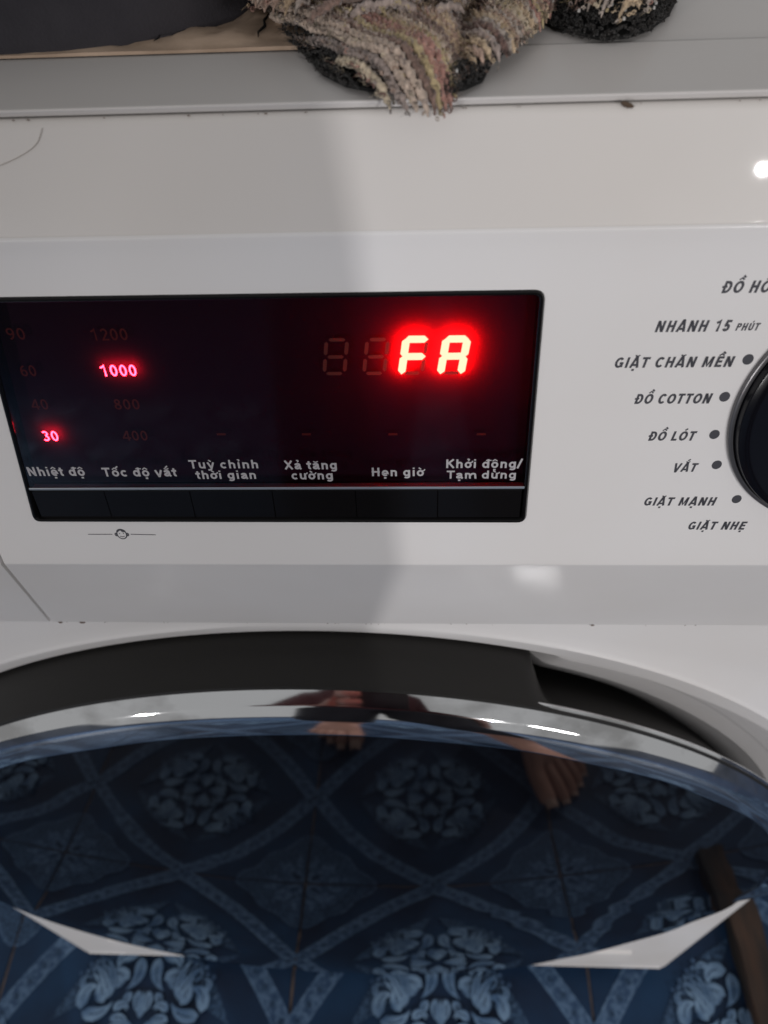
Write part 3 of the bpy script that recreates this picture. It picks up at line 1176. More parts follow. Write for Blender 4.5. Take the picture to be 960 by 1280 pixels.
for u, v in ((0.00296, -0.01117), (0.02417, -0.01133), (0.04556, -0.0115), (0.06713, -0.01166)):
    mb = MB()
    mb.add([P(u - 0.0011, v - 0.0003, -0.0030), P(u + 0.0011, v - 0.0003, -0.0030), P(u + 0.0011, v + 0.0003, -0.0030), P(u - 0.0011, v + 0.0003, -0.0030)], [(0, 1, 2, 3)])
    mb.build('indicator', M_dim, disp, recalc=False)

# dots round the knob
for u, v in ((0.1245, 0.0094), (0.1217, 0.0), (0.1218, -0.0102), (0.1244, -0.019), (0.1318, -0.0296), (0.1322, 0.0196), (0.1418, 0.0280)):
    mb = MB()
    mb.add([P(u + 0.0012 * math.cos(a * PI / 10), v + 0.0013 * math.sin(a * PI / 10), 0.00003) for a in range(20)], [tuple(range(20))])
    mb.build('program_dot', M_ink, cp, recalc=False)

# child-lock face between two lines
mb = MB()
ic = (-0.02867, -0.0411)


def istroke(pts, w, lay):
    v, f = stroke_face([(ic[0] + a, ic[1] + b) for a, b in pts], w, lambda p, l: P(p.x, p.y, 0.00002 + l * 0.000004), lay)
    mb.add(v, f)


istroke(arc(0, 0, 0.0013, 0.00165, 0, 360, 24), 0.00032, 0)
istroke(arc(-0.0015, -0.0001, 0.00035, 0.0005, 70, 290, 8), 0.0003, 1)
istroke(arc(0.0015, -0.0001, 0.00035, 0.0005, 110, -110, 8), 0.0003, 2)
istroke(arc(0, 0.0003, 0.0012, 0.0013, 25, 155, 10), 0.0006, 3)
istroke([(0.0001, 0.0013), (0.0004, 0.0009), (0.0007, 0.00075)], 0.0003, 4)
istroke([(-0.00055, 0.0001), (-0.00055, 0.0004)], 0.0003, 5)
istroke([(0.00055, 0.0001), (0.00055, 0.0004)], 0.0003, 6)
istroke(arc(0, -0.0004, 0.00065, 0.0005, 205, 335, 8), 0.00022, 7)
istroke([(-0.0093, 0.0), (-0.0026, 0.0)], 0.00022, 8)
istroke([(0.0025, 0.0), (0.0093, -0.0002)], 0.00022, 9)
mb.build('child_lock_mark', M_ink, cp, recalc=False)

# --- programme knob
kc = (0.1566, -0.0042)
knob = bpy.data.objects.new('knob', None)
knob.empty_display_size = 0.02
COL.objects.link(knob)
knob.parent = wm


def knob_lathe(prof):
    mb = MB()
    rows = []
    for i in range(121):
        a = 2 * PI * i / 120
        rows.append([P(kc[0] + r * math.cos(a), kc[1] + r * math.sin(a), d) for r, d in prof])
    mb.grid(rows)
    return mb


kr = [(p.x, p.y) for p in round_poly([(0.0325, -0.001), (0.0325, 0.0010), (0.0315, 0.0014), (0.0312, 0.0010)], [0, 0.0005, 0.0002, 0], 4)]
knob_lathe(kr).build('knob_ring', M_knobring, knob, 50)
kf = [(p.x, p.y) for p in []] or [(p.x, p.y) for p in round_poly([(0.0313, 0.0008), (0.0308, 0.0030), (0.0290, 0.0040), (0.0, 0.0040)], [0, 0.0003, 0.0008, 0], 5)]
knob_lathe(kf).build('knob_face', M_knob, knob, 50)

# ------------------------------------------------------------------ things on top of the machine
def skin_mesh(name, nodes, edges, root, sub=2):
    """one continuous surface grown round a skeleton"""
    names = list(nodes)
    me = bpy.data.meshes.new(name)
    me.from_pydata([nodes[k][0] for k in names], [(names.index(a), names.index(b)) for a, b in edges], [])
    o = bpy.data.objects.new(name, me)
    COL.objects.link(o)
    o.modifiers.new('skin', 'SKIN')
    if not me.skin_vertices:
        raise RuntimeError('no skin layer')
    for i, k in enumerate(names):
        r = nodes[k][1]
        r = (r, r) if not isinstance(r, tuple) else r
        me.skin_vertices[0].data[i].radius = r
        me.skin_vertices[0].data[i].use_root = (k == root)
    m = o.modifiers.new('sub', 'SUBSURF')
    m.levels = m.render_levels = sub
    bpy.context.view_layer.update()
    out = bpy.data.meshes.new_from_object(o.evaluated_get(bpy.context.evaluated_depsgraph_get()))
    bpy.data.objects.remove(o)
    out.name = name
    return out


def attr_mat(name, rough):
    m = principled(name, (0.3, 0.3, 0.3), rough, spec=0.15)
    a = N(m, 'ShaderNodeAttribute')
    a.attribute_name = 'yarn'
    L(m, a.outputs['Color'], bsdf(m).inputs['Base Color'])
    bsdf(m).inputs['Sheen Weight'].default_value = 0.25
    return m


M_yarn = attr_mat('chenille_yarn', 0.95)
M_matback = principled('black_backing', (0.010, 0.010, 0.010), 0.85, spec=0.2)
M_matdot = principled('pale_rubber_dot', (0.45, 0.44, 0.42), 0.6)
LZ = 0.8511


def in_poly(x, y, poly):
    c = False
    n = len(poly)
    for i in range(n):
        x1, y1 = poly[i - 1]
        x2, y2 = poly[i]
        if (y1 > y) != (y2 > y) and x < (x2 - x1) * (y - y1) / (y2 - y1) + x1:
            c = not c
    return c


def edge_dist(x, y, poly):
    d = 9
    n = len(poly)
    for i in range(n):
        a, b = poly[i - 1], poly[i]
        if a[1] > 0.084 and b[1] > 0.084:
            continue
        vx, vy = b[0] - a[0], b[1] - a[1]
        t = max(0, min(1, ((x - a[0]) * vx + (y - a[1]) * vy) / (vx * vx + vy * vy)))
        d = min(d, math.hypot(x - a[0] - t * vx, y - a[1] - t * vy))
    return d


PAL = [(0.40, 0.31, 0.23), (0.34, 0.30, 0.29), (0.42, 0.35, 0.32), (0.37, 0.31, 0.20), (0.27, 0.19, 0.155), (0.13, 0.085, 0.08), (0.44, 0.35, 0.265),
       (0.34, 0.25, 0.22), (0.26, 0.22, 0.22), (0.46, 0.40, 0.33), (0.33, 0.19, 0.175), (0.17, 0.12, 0.11)]
yv, yf, ycol = [], [], []
yn = [0]
RN, RT = 8, 4
ring_t = np.array([[math.cos(2 * PI * i / RN), math.sin(2 * PI * i / RN), 2 * PI * j / RT] for i in range(RN) for j in range(RT)])
ring_f = np.array([(i * RT + j, i * RT + (j + 1) % RT, ((i + 1) % RN) * RT + (j + 1) % RT, ((i + 1) % RN) * RT + j) for i in range(RN) for j in range(RT)])


def curl(c, ax, ay, az, rad, tr, col, squash, rs):
    """one small closed loop of yarn lying round c"""
    ca, sa, w = ring_t[:, 0], ring_t[:, 1], ring_t[:, 2]
    wob = 1 + rs[0] * np.sin(2 * np.arctan2(sa, ca) + rs[1])
    rr = rad * wob + tr * np.cos(w)
    p = np.outer(rr * ca, ax) + np.outer(rr * sa * squash, ay) + np.outer(tr * np.sin(w) + rad * 0.35 * np.sin(np.arctan2(sa, ca) * 3 + rs[2]), az)
    yv.append(p + c)
    yf.append(ring_f + yn[0])
    yn[0] += RN * RT
    ycol.append(np.tile(np.array(col, dtype=np.float32), (RN * RT, 1)))


def fibre(p0, d, r, col):
    a = np.cross(d, (0.31, 0.52, 0.79))
    a /= np.linalg.norm(a) + 1e-12
    b = np.cross(d, a)
    b /= np.linalg.norm(b) + 1e-12
    pts = [p0, p0 + d * .55 + a * 0.0001, p0 + d + a * 0.0003]
    v = []
    for p in pts:
        for k in range(3):
            v.append(p + r * (a * math.cos(2.094 * k) + b * math.sin(2.094 * k)))
    yv.append(np.array(v))
    yf.append(np.array([(i * 3 + k, i * 3 + (k + 1) % 3, i * 3 + 3 + (k + 1) % 3, i * 3 + 3 + k) for i in range(2) for k in range(3)]) + yn[0])
    yn[0] += 9
    ycol.append(np.tile(np.array(col, dtype=np.float32), (9, 1)))


def cord(poly, H, p0, rd, n_pts, step, rad, col, rnd, seed):
    run = []

    def flush():
        if len(run) > 11:
            c = np.array(run)
            m = len(c)
            t = np.gradient(c, axis=0)
            t /= np.linalg.norm(t, axis=1)[:, None] + 1e-12
            a = np.cross(t, (0, 0, 1.0))
            a /= np.linalg.norm(a, axis=1)[:, None] + 1e-12
            b = np.cross(a, t)
            g = np.random.RandomState(seed + len(yv))
            K = 8
            ang = np.arange(K) * 2 * PI / K
            # knitted loops: the cord swells and twists every few tenths of a millimetre
            r = rad * (1 + 0.30 * np.sin(np.arange(m)[:, None] * 1.15 + ang[None, :] * 2 + g.rand() * 6) + 0.50 * (g.rand(m, K) - 0.5))
            e_ = np.minimum(np.arange(m), m - 1 - np.arange(m)) / 5.0
            r = r * np.sqrt(np.clip(e_, 0.02, 1))[:, None]
            v = c[:, None, :] + r[:, :, None] * (np.cos(ang)[None, :, None] * a[:, None, :] + np.sin(ang)[None, :, None] * b[:, None, :])
            yv.append(v.reshape(-1, 3))
            i, k = np.meshgrid(np.arange(m - 1), np.arange(K), indexing='ij')
            k2 = (k + 1) % K
            yf.append(np.stack([i * K + k, i * K + k2, (i + 1) * K + k2, (i + 1) * K + k], -1).reshape(-1, 4) + yn[0])
            yn[0] += m * K
            cc = np.array(col[:3])[None, None, :] * (0.85 + 0.60 * g.rand(m, 1, 1)) * np.array((1.04, 1.0, 0.90)) * (0.85 + 0.3 * g.rand(m, K, 1))
            ycol.append(np.concatenate([np.broadcast_to(cc, (m, K, 3)).reshape(-1, 3), np.ones((m * K, 1))], 1).astype(np.float32))
        run.clear()
    for j in range(n_pts):
        q = p0 + rd * (j * step)
        w = 0.0005 * noise.noise(Vector((q.x * 160, q.y * 160, seed)))
        x, y = q.x - rd.y * w, q.y + rd.x * w
        if in_poly(x, y, poly):
            run.append((x, y, H(x, y)))
        else:
            flush()
    flush()


def pile(poly, height, rowdir, sp_row, sp_loop, seed, dark_edge=0.0, PAL=PAL, cords=True):
    rnd = random.Random(seed)
    rd = Vector((rowdir[0], rowdir[1], 0)).normalized()
    cd = Vector((-rd.y, rd.x, 0))
    xs = [p[0] for p in poly]
    ys = [p[1] for p in poly]
    c0 = Vector(((min(xs) + max(xs)) / 2, (min(ys) + max(ys)) / 2, 0))
    R_ = max(max(xs) - min(xs), max(ys) - min(ys)) * 0.75
    nr = int(R_ / sp_row)
    H = lambda x, y: height(x, y, edge_dist(x, y, poly))
    for i in range(-nr, nr + 1):
        base = PAL[rnd.randrange(len(PAL))]
        if cords:
            st = 0.00030
            cord(poly, lambda x, y: H(x, y) + 0.0006, c0 + cd * (i * sp_row) - rd * R_, rd, int(2 * R_ / st), st, sp_row * 0.50, base, rnd, seed * 100 + i + 50)
        base2 = PAL[rnd.randrange(len(PAL))]
        nl = int(R_ / sp_loop)
        for j in range(-nl, nl + 1):
            ac = max(-1, min(1, rnd.gauss(0, 0.36)))
            q = c0 + cd * (i * sp_row + ac * sp_row * 0.52) + rd * (j * sp_loop + rnd.uniform(-.0003, .0003))
            wob = 0.0006 * noise.noise(Vector((q.x * 150, q.y * 150, seed)))
            q += cd * wob
            if not in_poly(q.x, q.y, poly):
                continue
            ed = edge_dist(q.x, q.y, poly)
            e = 0.0010
            hz = height(q.x, q.y, ed)
            gx = (H(q.x + e, q.y) - hz) / e
            gy = (H(q.x, q.y + e) - hz) / e
            nrm = Vector((-gx, -gy, 1)).normalized()
            t = Vector((rd.x, rd.y, gx * rd.x + gy * rd.y)).normalized()
            bt = nrm.cross(t)
            lift = 0.00115 * (1 - ac * ac * 1.6)
            c = Vector((q.x, q.y, hz)) + nrm * (lift + rnd.uniform(-.0001, .00015))
            r_ = rnd.random()
            col = PAL[rnd.randrange(len(PAL))] if r_ < 0.10 else (base2 if r_ < 0.26 else base)
            k = rnd.uniform(0.95, 1.45)
            if ed < dark_edge and rnd.random() < 0.7:
                k *= 0.40
            col = (col[0] * k * 1.03, col[1] * k, col[2] * k * 0.90, 1)
            # loop plane: roughly standing along the row, thrown about
            a = rnd.uniform(-1.0, 1.0)
            b = rnd.uniform(-0.9, 0.9)
            ax = (t * math.cos(a) + bt * math.sin(a)).normalized()
            up = (nrm * math.cos(b) + (bt * math.cos(a) - t * math.sin(a)) * math.sin(b)).normalized()
            az = ax.cross(up)
            rad = rnd.uniform(0.00028, 0.00044)
            curl(np.array(c), np.array(ax), np.array(up), np.array(az), rad, rnd.uniform(0.00010, 0.00015), col, rnd.uniform(0.8, 1.25), (rnd.uniform(0, .3), rnd.uniform(0, 6), rnd.uniform(0, 6)))
            for _f in range(2):
                dv = (nrm * 0.8 + Vector((rnd.uniform(-1, 1), rnd.uniform(-1, 1), rnd.uniform(-.8, .5)))).normalized() * rnd.uniform(0.0007, 0.0018)
                fibre(np.array(c + nrm * 0.0003), np.array(dv), 0.000026, (min(1, col[0] * 1.3), min(1, col[1] * 1.3), min(1, col[2] * 1.3), 1))


tongue = [(0.008, 0.090), (0.0150, 0.052), (0.0185, 0.040), (0.0265, 0.027), (0.0345, 0.0130), (0.0405, 0.0030), (0.0445, -0.0030), (0.0495, -0.0062), (0.0545, -0.0058), (0.0585, -0.0015), (0.0605, 0.0040),
          (0.0650, 0.0065), (0.0690, 0.0080), (0.0730, 0.0160), (0.0785, 0.0280), (0.0830, 0.0450), (0.0870, 0.0900)]


def h_tongue(x, y, ed):
    d = min(1, ed / 0.011)
    valley = 0.0035 * math.exp(-((x - 0.0600 - (y - 0.012) * 0.15) / 0.0028) ** 2) * smooth(0.05, 0.01, y)
    return LZ + 0.0012 + 0.35 * min(0, y - 0.002) + 0.0052 * math.sqrt(max(0, d * (2 - d))) - valley + 0.0008 * noise.noise(Vector((x * 120, y * 120, 0)))


def h_back(x, y, ed):
    d = min(1, ed / 0.014)
    return LZ + 0.0058 + 0.0095 * math.sqrt(max(0, d * (2 - d))) + 0.0010 * noise.noise(Vector((x * 110, y * 110, 3)))


def h_side(x, y, ed):
    d = min(1, ed / 0.012)
    return LZ + 0.0028 + 0.0105 * math.sqrt(max(0, d * (2 - d))) + 0.0010 * noise.noise(Vector((x * 130, y * 130, 8)))


back_fold = [(0.006, 0.100), (0.0140, 0.0420), (0.0200, 0.0245), (0.0300, 0.0185), (0.0420, 0.0170), (0.0520, 0.0185), (0.0620, 0.0200), (0.0710, 0.0215), (0.0780, 0.0290), (0.0830, 0.0480), (0.0880, 0.1000)]
side_fold = [(0.0840, 0.1000), (0.0830, 0.0480), (0.0840, 0.0305), (0.0888, 0.0235), (0.0940, 0.0232), (0.0990, 0.0275), (0.1035, 0.0365), (0.1060, 0.0600), (0.1060, 0.1000)]
pile(tongue, h_tongue, (0.0324, -0.0440), 0.00155, 0.00046, 1, dark_edge=0.0030)
pile(back_fold, h_back, (1.0, 0.10), 0.00160, 0.00042, 2)
pile(side_fold, h_side, (1.0, 0.22), 0.00130, 0.00040, 3)
bk1 = [(0.010, 0.09), (0.0240, 0.0300), (0.0295, 0.0190), (0.0335, 0.0095), (0.0385, 0.0035), (0.0430, 0.0012), (0.0470, 0.0015), (0.0520, 0.0012), (0.0560, -0.0012), (0.0605, 0.0006), (0.0640, 0.0040),
       (0.0665, 0.0130), (0.0755, 0.0300), (0.0830, 0.0420), (0.086, 0.09)]
bk2 = [(0.078, 0.09), (0.0775, 0.0400), (0.0800, 0.0300), (0.0840, 0.0255), (0.0885, 0.0215), (0.0935, 0.0222), (0.0990, 0.0262), (0.1045, 0.0345), (0.1085, 0.0450), (0.1100, 0.0600), (0.1100, 0.09)]
BLACK = [(0.012, 0.011, 0.011), (0.016, 0.014, 0.014), (0.008, 0.008, 0.008)]
pile(bk1, lambda x, y, ed: LZ + 0.0002 + 0.0018 * min(1, ed / 0.002), (0.0324, -0.0440), 0.0011, 0.00055, 21, PAL=BLACK, cords=False)
pile(bk2, lambda x, y, ed: LZ + 0.0003 + 0.0021 * min(1, ed / 0.002), (1.0, 0.3), 0.0011, 0.00055, 22, PAL=BLACK, cords=False)
M_matbase = principled('mat_base', (0.17, 0.13, 0.11), 0.95, spec=0.1)
rug = thing('bath_mat', (0.055, 0.04, LZ), 'crumpled multicoloured chenille loop mat with black dotted backing, bunched up on the washing machine lid', 'bath mat')
me = bpy.data.meshes.new('yarn_pile')
me.from_pydata(np.concatenate(yv).tolist(), [], np.concatenate(yf).tolist())
at = me.color_attributes.new('yarn', 'FLOAT_COLOR', 'POINT')
at.data.foreach_set('color', np.concatenate(ycol).ravel())
me.materials.append(M_yarn)
me.shade_smooth()
o = bpy.data.objects.new('yarn_pile', me)
COL.objects.link(o)
o.parent = rug
o.matrix_parent_inverse = parent_world(rug).inverted()
o['kind'] = 'stuff'


def backing(poly, hfun, z0):
    """black cloth under the pile: a thick sheet that follows the folds, with rubber dots along its edge"""
    bm = bmesh.new()
    vs = [bm.verts.new((x, y, z0)) for x, y in poly]
    f = bm.faces.new(vs)
    r = bmesh.ops.extrude_face_region(bm, geom=[f])
    for v in r['geom']:
        if isinstance(v, bmesh.types.BMVert):
            v.co.z += 0.0007
            v.co.x += (0.058 - v.co.x) * 0.01
    bmesh.ops.triangulate(bm, faces=[f for f in bm.faces if len(f.verts) > 4])
    bmesh.ops.recalc_face_normals(bm, faces=bm.faces)
    me = bpy.data.meshes.new('backing')
    bm.to_mesh(me)
    bm.free()
    o = link('backing', me, M_matback)
    o.parent = rug
    o.matrix_parent_inverse = parent_world(rug).inverted()
    return o


base_mb = MB()
for poly, hf in ((tongue, h_tongue), (back_fold, h_back), (side_fold, h_side)):
    x0, x1 = min(p[0] for p in poly), max(p[0] for p in poly)
    y0, y1 = min(p[1] for p in poly), max(p[1] for p in poly)
    n1, n2 = 56, 72
    idx = {}
    vs, fs = [], []
    for j in range(n2 + 1):
        for i in range(n1 + 1):
            x, y = x0 + (x1 - x0) * i / n1, y0 + (y1 - y0) * j / n2
            if in_poly(x, y, poly) and edge_dist(x, y, poly) > 0.0014 and y > 0.001:
                idx[i, j] = len(vs)
                vs.append((x, y, hf(x, y, edge_dist(x, y, poly)) - 0.0011))
    for j in range(n2):
        for i in range(n1):
            k = [(i, j), (i + 1, j), (i + 1, j + 1), (i, j + 1)]
            if all(q in idx for q in k):
                fs.append([idx[q] for q in k])
    base_mb.add(vs, fs)
base_mb.build('woven_base', M_matbase, rug, 180)

backing(bk1, None, LZ + 0.0002)
o = backing(bk2, None, LZ + 0.0006)
mb = MB()
rnd = random.Random(5)


def dot(x, y, z, r):
    rows = []
    for r_, dz in ((r, -0.0002), (r * .85, 0.00022), (r * .4, 0.00036)):
        rows.append([(x + r_ * math.cos(a * PI / 4), y + r_ * math.sin(a * PI / 4), z + dz) for a in range(8)])
    mb.grid(rows, closed=True)
    b = len(mb.v)
    mb.f.append(tuple(range(b - 8, b)))
    mb.mi.append(0)


for poly, z0 in ((bk1, LZ + 0.0036), (bk2, LZ + 0.0041)):
    for _ in range(900):
        x, y = rnd.uniform(0.01, 0.11), rnd.uniform(-0.002, 0.07)
        if in_poly(x, y, poly) and edge_dist(x, y, poly) > 0.0006 and rnd.random() < 0.5:
            dot(x, y, z0, rnd.uniform(0.00022, 0.00042))
o = mb.build('rubber_dot', M_matdot, rug)
o['kind'] = 'stuff'

# --- dark grey cloth bundle
M_cloth = principled('charcoal_cloth', (0.030, 0.028, 0.034), 0.85, spec=0.25)
noise_color(M_cloth, (0.020, 0.019, 0.024), (0.042, 0.039, 0.046), 40)
bsdf(M_cloth).inputs['Sheen Weight'].default_value = 0.15
bump(M_cloth, 1500, 0.4, 0.0004)
path = [(-0.30, 0.022), (-0.22, 0.0235), (-0.15, 0.0242), (-0.10, 0.0240), (-0.06, 0.0238), (-0.036, 0.0242), (-0.018, 0.0252), (-0.004, 0.0285), (0.006, 0.0345), (0.0130, 0.0415), (0.0180, 0.0480), (0.0215, 0.0580), (0.022, 0.075), (0.018, 0.11), (0.005, 0.16)]
# densify
dp = []
for i in range(len(path) - 1):
    for k in range(6):
        t = k / 6
        dp.append(Vector((path[i][0] * (1 - t) + path[i + 1][0] * t, path[i][1] * (1 - t) + path[i + 1][1] * t)))
dp.append(Vector(path[-1]))
for _ in range(4):
    dp = [dp[0]] + [(dp[i - 1] + dp[i] * 2 + dp[i + 1]) / 4 for i in range(1, len(dp) - 1)] + [dp[-1]]
mb = MB()
rows = []
for i, p in enumerate(dp):
    t = (dp[min(i + 1, len(dp) - 1)] - dp[max(i - 1, 0)]).normalized()
    nin = Vector((-t.y, t.x))          # towards the inside of the bundle
    row = []
    for k in range(26):
        a = PI * k / 25
        # fat rounded roll: rises from the lid, bulges a little, goes over the top and down again behind
        f_ = smooth(0, 22, len(dp) - 1 - i)
        wd = 0.100 * (0.12 + 0.88 * f_ ** 0.7)
        off = wd / 2 * (1 - math.cos(a)) - 0.0040 * math.sin(min(PI, a * 2.4))
        q = p + nin * off
        z = LZ + 0.0006 + 0.060 * max(0.0, math.sin(a)) ** 0.85 * (0.5 + 0.5 * f_)
        nn = noise.noise(Vector((q.x * 18, q.y * 18, z * 18))) * 0.0022 + noise.noise(Vector((q.x * 60, q.y * 40, z * 60))) * 0.0006
        if 0 < k < 25:
            q = q - nin * nn
            z += nn * 0.6
        row.append((q.x, q.y, z))
    rows.append(row)
mb.grid(rows)
cl = mb.build('cloth_bundle', M_cloth, None, 180)
tag(cl, 'dark charcoal cloth bundle lying on the machine lid left of the mat', 'cloth')

# --- tan board with flaking face
M_tan = principled('tan_board', (0.30, 0.21, 0.145), 0.8)
noise_color(M_tan, (0.33, 0.235, 0.165), (0.52, 0.39, 0.29), 70, 0.3, 0.7, stretch=(1, 2.5, 1))
bump(M_tan, 300, 0.4, 0.0004)
board = thing('board', (0, 0.06, LZ), 'cracked tan board with flaking surface lying between cloth and mat', 'board')
mb = MB()
nx, ny = 90, 60
rows = []
for j in range(ny + 1):
    y = 0.0238 + 0.16 * (j / ny) ** 1.5
    row = []
    for i in range(nx + 1):
        x = -0.09 + 0.155 * i / nx
        z = LZ + 0.0006 + 0.0004 * noise.noise(Vector((x * 60, y * 50, 1)))
        # flakes: steps along wandering contour lines
        w = noise.noise(Vector((x * 70, y * 45, 4))) + 0.5 * noise.noise(Vector((x * 160, y * 120, 5)))
        z += (0.0007 * smooth(0.16, 0.19, w) + 0.0006 * smooth(-0.26, -0.24, w)) * smooth(0, 8, j)
        row.append((x, y, z))
    rows.append(row)
mb.grid([[(p[0], p[1], LZ) for p in rows[0]]] + rows)
mb.build('board_face', M_tan, board, 40)
mb = MB()
pts = [(0.0190, 0.0262), (0.0186, 0.0290), (0.0196, 0.0325), (0.0189, 0.0360), (0.0200, 0.0410), (0.0196, 0.0480)]
mb.tube([(x, y, LZ + 0.0018) for x, y in pts], [0.0001, 0.00022, 0.00032, 0.00025, 0.0003, 0.0001], 6)
pts = [(-0.0030, 0.0262), (-0.0022, 0.0278), (-0.0024, 0.0295), (-0.0008, 0.032)]
mb.tube([(x, y, LZ + 0.0017) for x, y in pts], [0.00008, 0.00018, 0.00014, 0.00005], 6)
mb.build('crack', M_matback, board)

# --- small litter on the white plastic
def strand(name, pts, r, mat, label, cat):
    mb = MB()
    for _ in range(3):                  # round off the corners
        q = [pts[0]]
        for a, b in zip(pts, pts[1:]):
            q += [a * .75 + b * .25, a * .25 + b * .75]
        pts = q + [pts[-1]]
    mb.tube(pts, r, 6)
    o = mb.build(name, mat, None, 180)
    return tag(o, label, cat)


M_hair = principled('brown_hair', (0.20, 0.14, 0.10), 0.5)
# strip plane: from (0,.8474) to T
def Sx(x, t, d=0.0002):
    a, b = Vector((x, -0.0004, 0.8485)), Vector((x, T.y, T.z))
    n = Vector((0, -0.9402, 0.3405))
    return a + (b - a) * t + n * d


strand('hair', [Sx(-0.0200, 0.06), Sx(-0.0206, 0.11), Sx(-0.0216, 0.18), Sx(-0.0240, 0.25), Sx(-0.0290, 0.34), Sx(-0.036, 0.42)], 0.000045, M_hair, 'single fine brown hair curving across the white strip at the far left', 'hair')
mb = MB()
for k, (dx, dt, r) in enumerate(((0, 0, .00065), (.0006, .012, .0006), (-.0005, -.010, .0005), (.0011, .022, .0004))):
    c = Sx(0.0902 + dx, -0.01 + dt, 0.0003)
    mb.tube([c - Vector((r, 0, 0)), c - Vector((r * .5, 0, r * .3)), c + Vector((r * .5, 0, 0)), c + Vector((r, 0, -r * .2))], [r * .2, r * .7, r * .6, r * .2], 6)
tag(mb.build('crumb', principled('brown_crumb', (0.09, 0.06, 0.04), 0.9), None, 180), 'small brown crumb just below the lid edge, right of the mat', 'crumb')

# ------------------------------------------------------------------ wooden beam on the floor
M_wood = principled('weathered_wood', (0.12, 0.06, 0.03), 0.8)
noise_color(M_wood, (0.008, 0.007, 0.0065), (0.060, 0.028, 0.015), 18, 0.40, 0.72, stretch=(3, 0.5, 3))
bump(M_wood, 60, 0.6, 0.003, stretch=(3, 0.4, 3))
mb = MB()
rows = []
for j in range(41):
    y = -0.215 + 0.30 * j / 40
    row = []
    for k in range(24):
        a = 2 * PI * k / 24
        # squared section with eaten edges
        cx, cz = math.cos(a), math.sin(a)
        s_ = 1 / max(abs(cx), abs(cz)) ** 0.85
        px, pz = cx * s_ * 0.0155, cz * s_ * 0.012
        nn = 1 + 0.16 * noise.noise(Vector((px * 70, y * 28, pz * 70)))
        row.append((0.392 + px * nn + (y + 0.1) * -0.05, y + 0.006 * noise.noise(Vector((px * 90, 0, pz * 90))), max(0.0004, 0.0125 + pz * nn)))
    rows.append(row)
mb.grid(rows, closed=True)
mb.f += [tuple(range(24)), tuple(range(len(mb.v) - 24, len(mb.v)))]
mb.mi += [0, 0]
tag(mb.build('wooden_beam', M_wood, None, 40), 'dark weathered wooden beam lying on the blue tiles beside the machine', 'wood beam')

# ------------------------------------------------------------------ the person taking the picture (seen in the door glass)
M_skin = principled('skin', (0.36, 0.19, 0.13), 0.5)
noise_color(M_skin, (0.36, 0.18, 0.13), (0.48, 0.26, 0.20), 25)
bsdf(M_skin).inputs['Subsurface Weight'].default_value = 0.0
M_shorts = principled('dark_trousers', (0.030, 0.030, 0.038), 0.9)
bump(M_shorts, 400, 0.4, 0.001)
M_shirt = principled('maroon_shirt', (0.085, 0.018, 0.022), 0.9)
bump(M_shirt, 400, 0.4, 0.001)
M_hairb = principled('black_hair', (0.012, 0.010, 0.010), 0.5)
M_nail = principled('nail', (0.50, 0.33, 0.27), 0.35)
per = thing('person', (0.07, -0.62, 0), 'barefoot person in dark trousers and long-sleeved maroon shirt pointing a phone at the machine', 'person')


def to_person(me, name, mat, smooth_=180):
    o = link(name, me, mat, None, smooth_)
    o.parent = per
    o.matrix_parent_inverse = parent_world(per).inverted()
    return o


nodes, edges = {}, []
BO = Vector((0.07, -0.62, 0))


def nd(k, x, y, z, r):
    nodes[k] = ((x, y, z), r)


def ed_(*ks):
    for a, b in zip(ks, ks[1:]):
        edges.append((a, b))


nd('pelvis', 0.07, -0.64, 0.86, (0.145, 0.105))
nd('waist', 0.07, -0.635, 0.99, (0.125, 0.095))
nd('chest', 0.07, -0.63, 1.16, (0.150, 0.105))
nd('collar', 0.07, -0.635, 1.29, (0.115, 0.075))
nd('neck', 0.07, -0.615, 1.36, 0.052)
nd('jaw', 0.07, -0.585, 1.43, (0.058, 0.070))
nd('head', 0.07, -0.580, 1.51, (0.074, 0.092))
nd('crown', 0.07, -0.590, 1.57, (0.055, 0.070))
ed_('pelvis', 'waist', 'chest', 'collar', 'neck', 'jaw', 'head', 'crown')


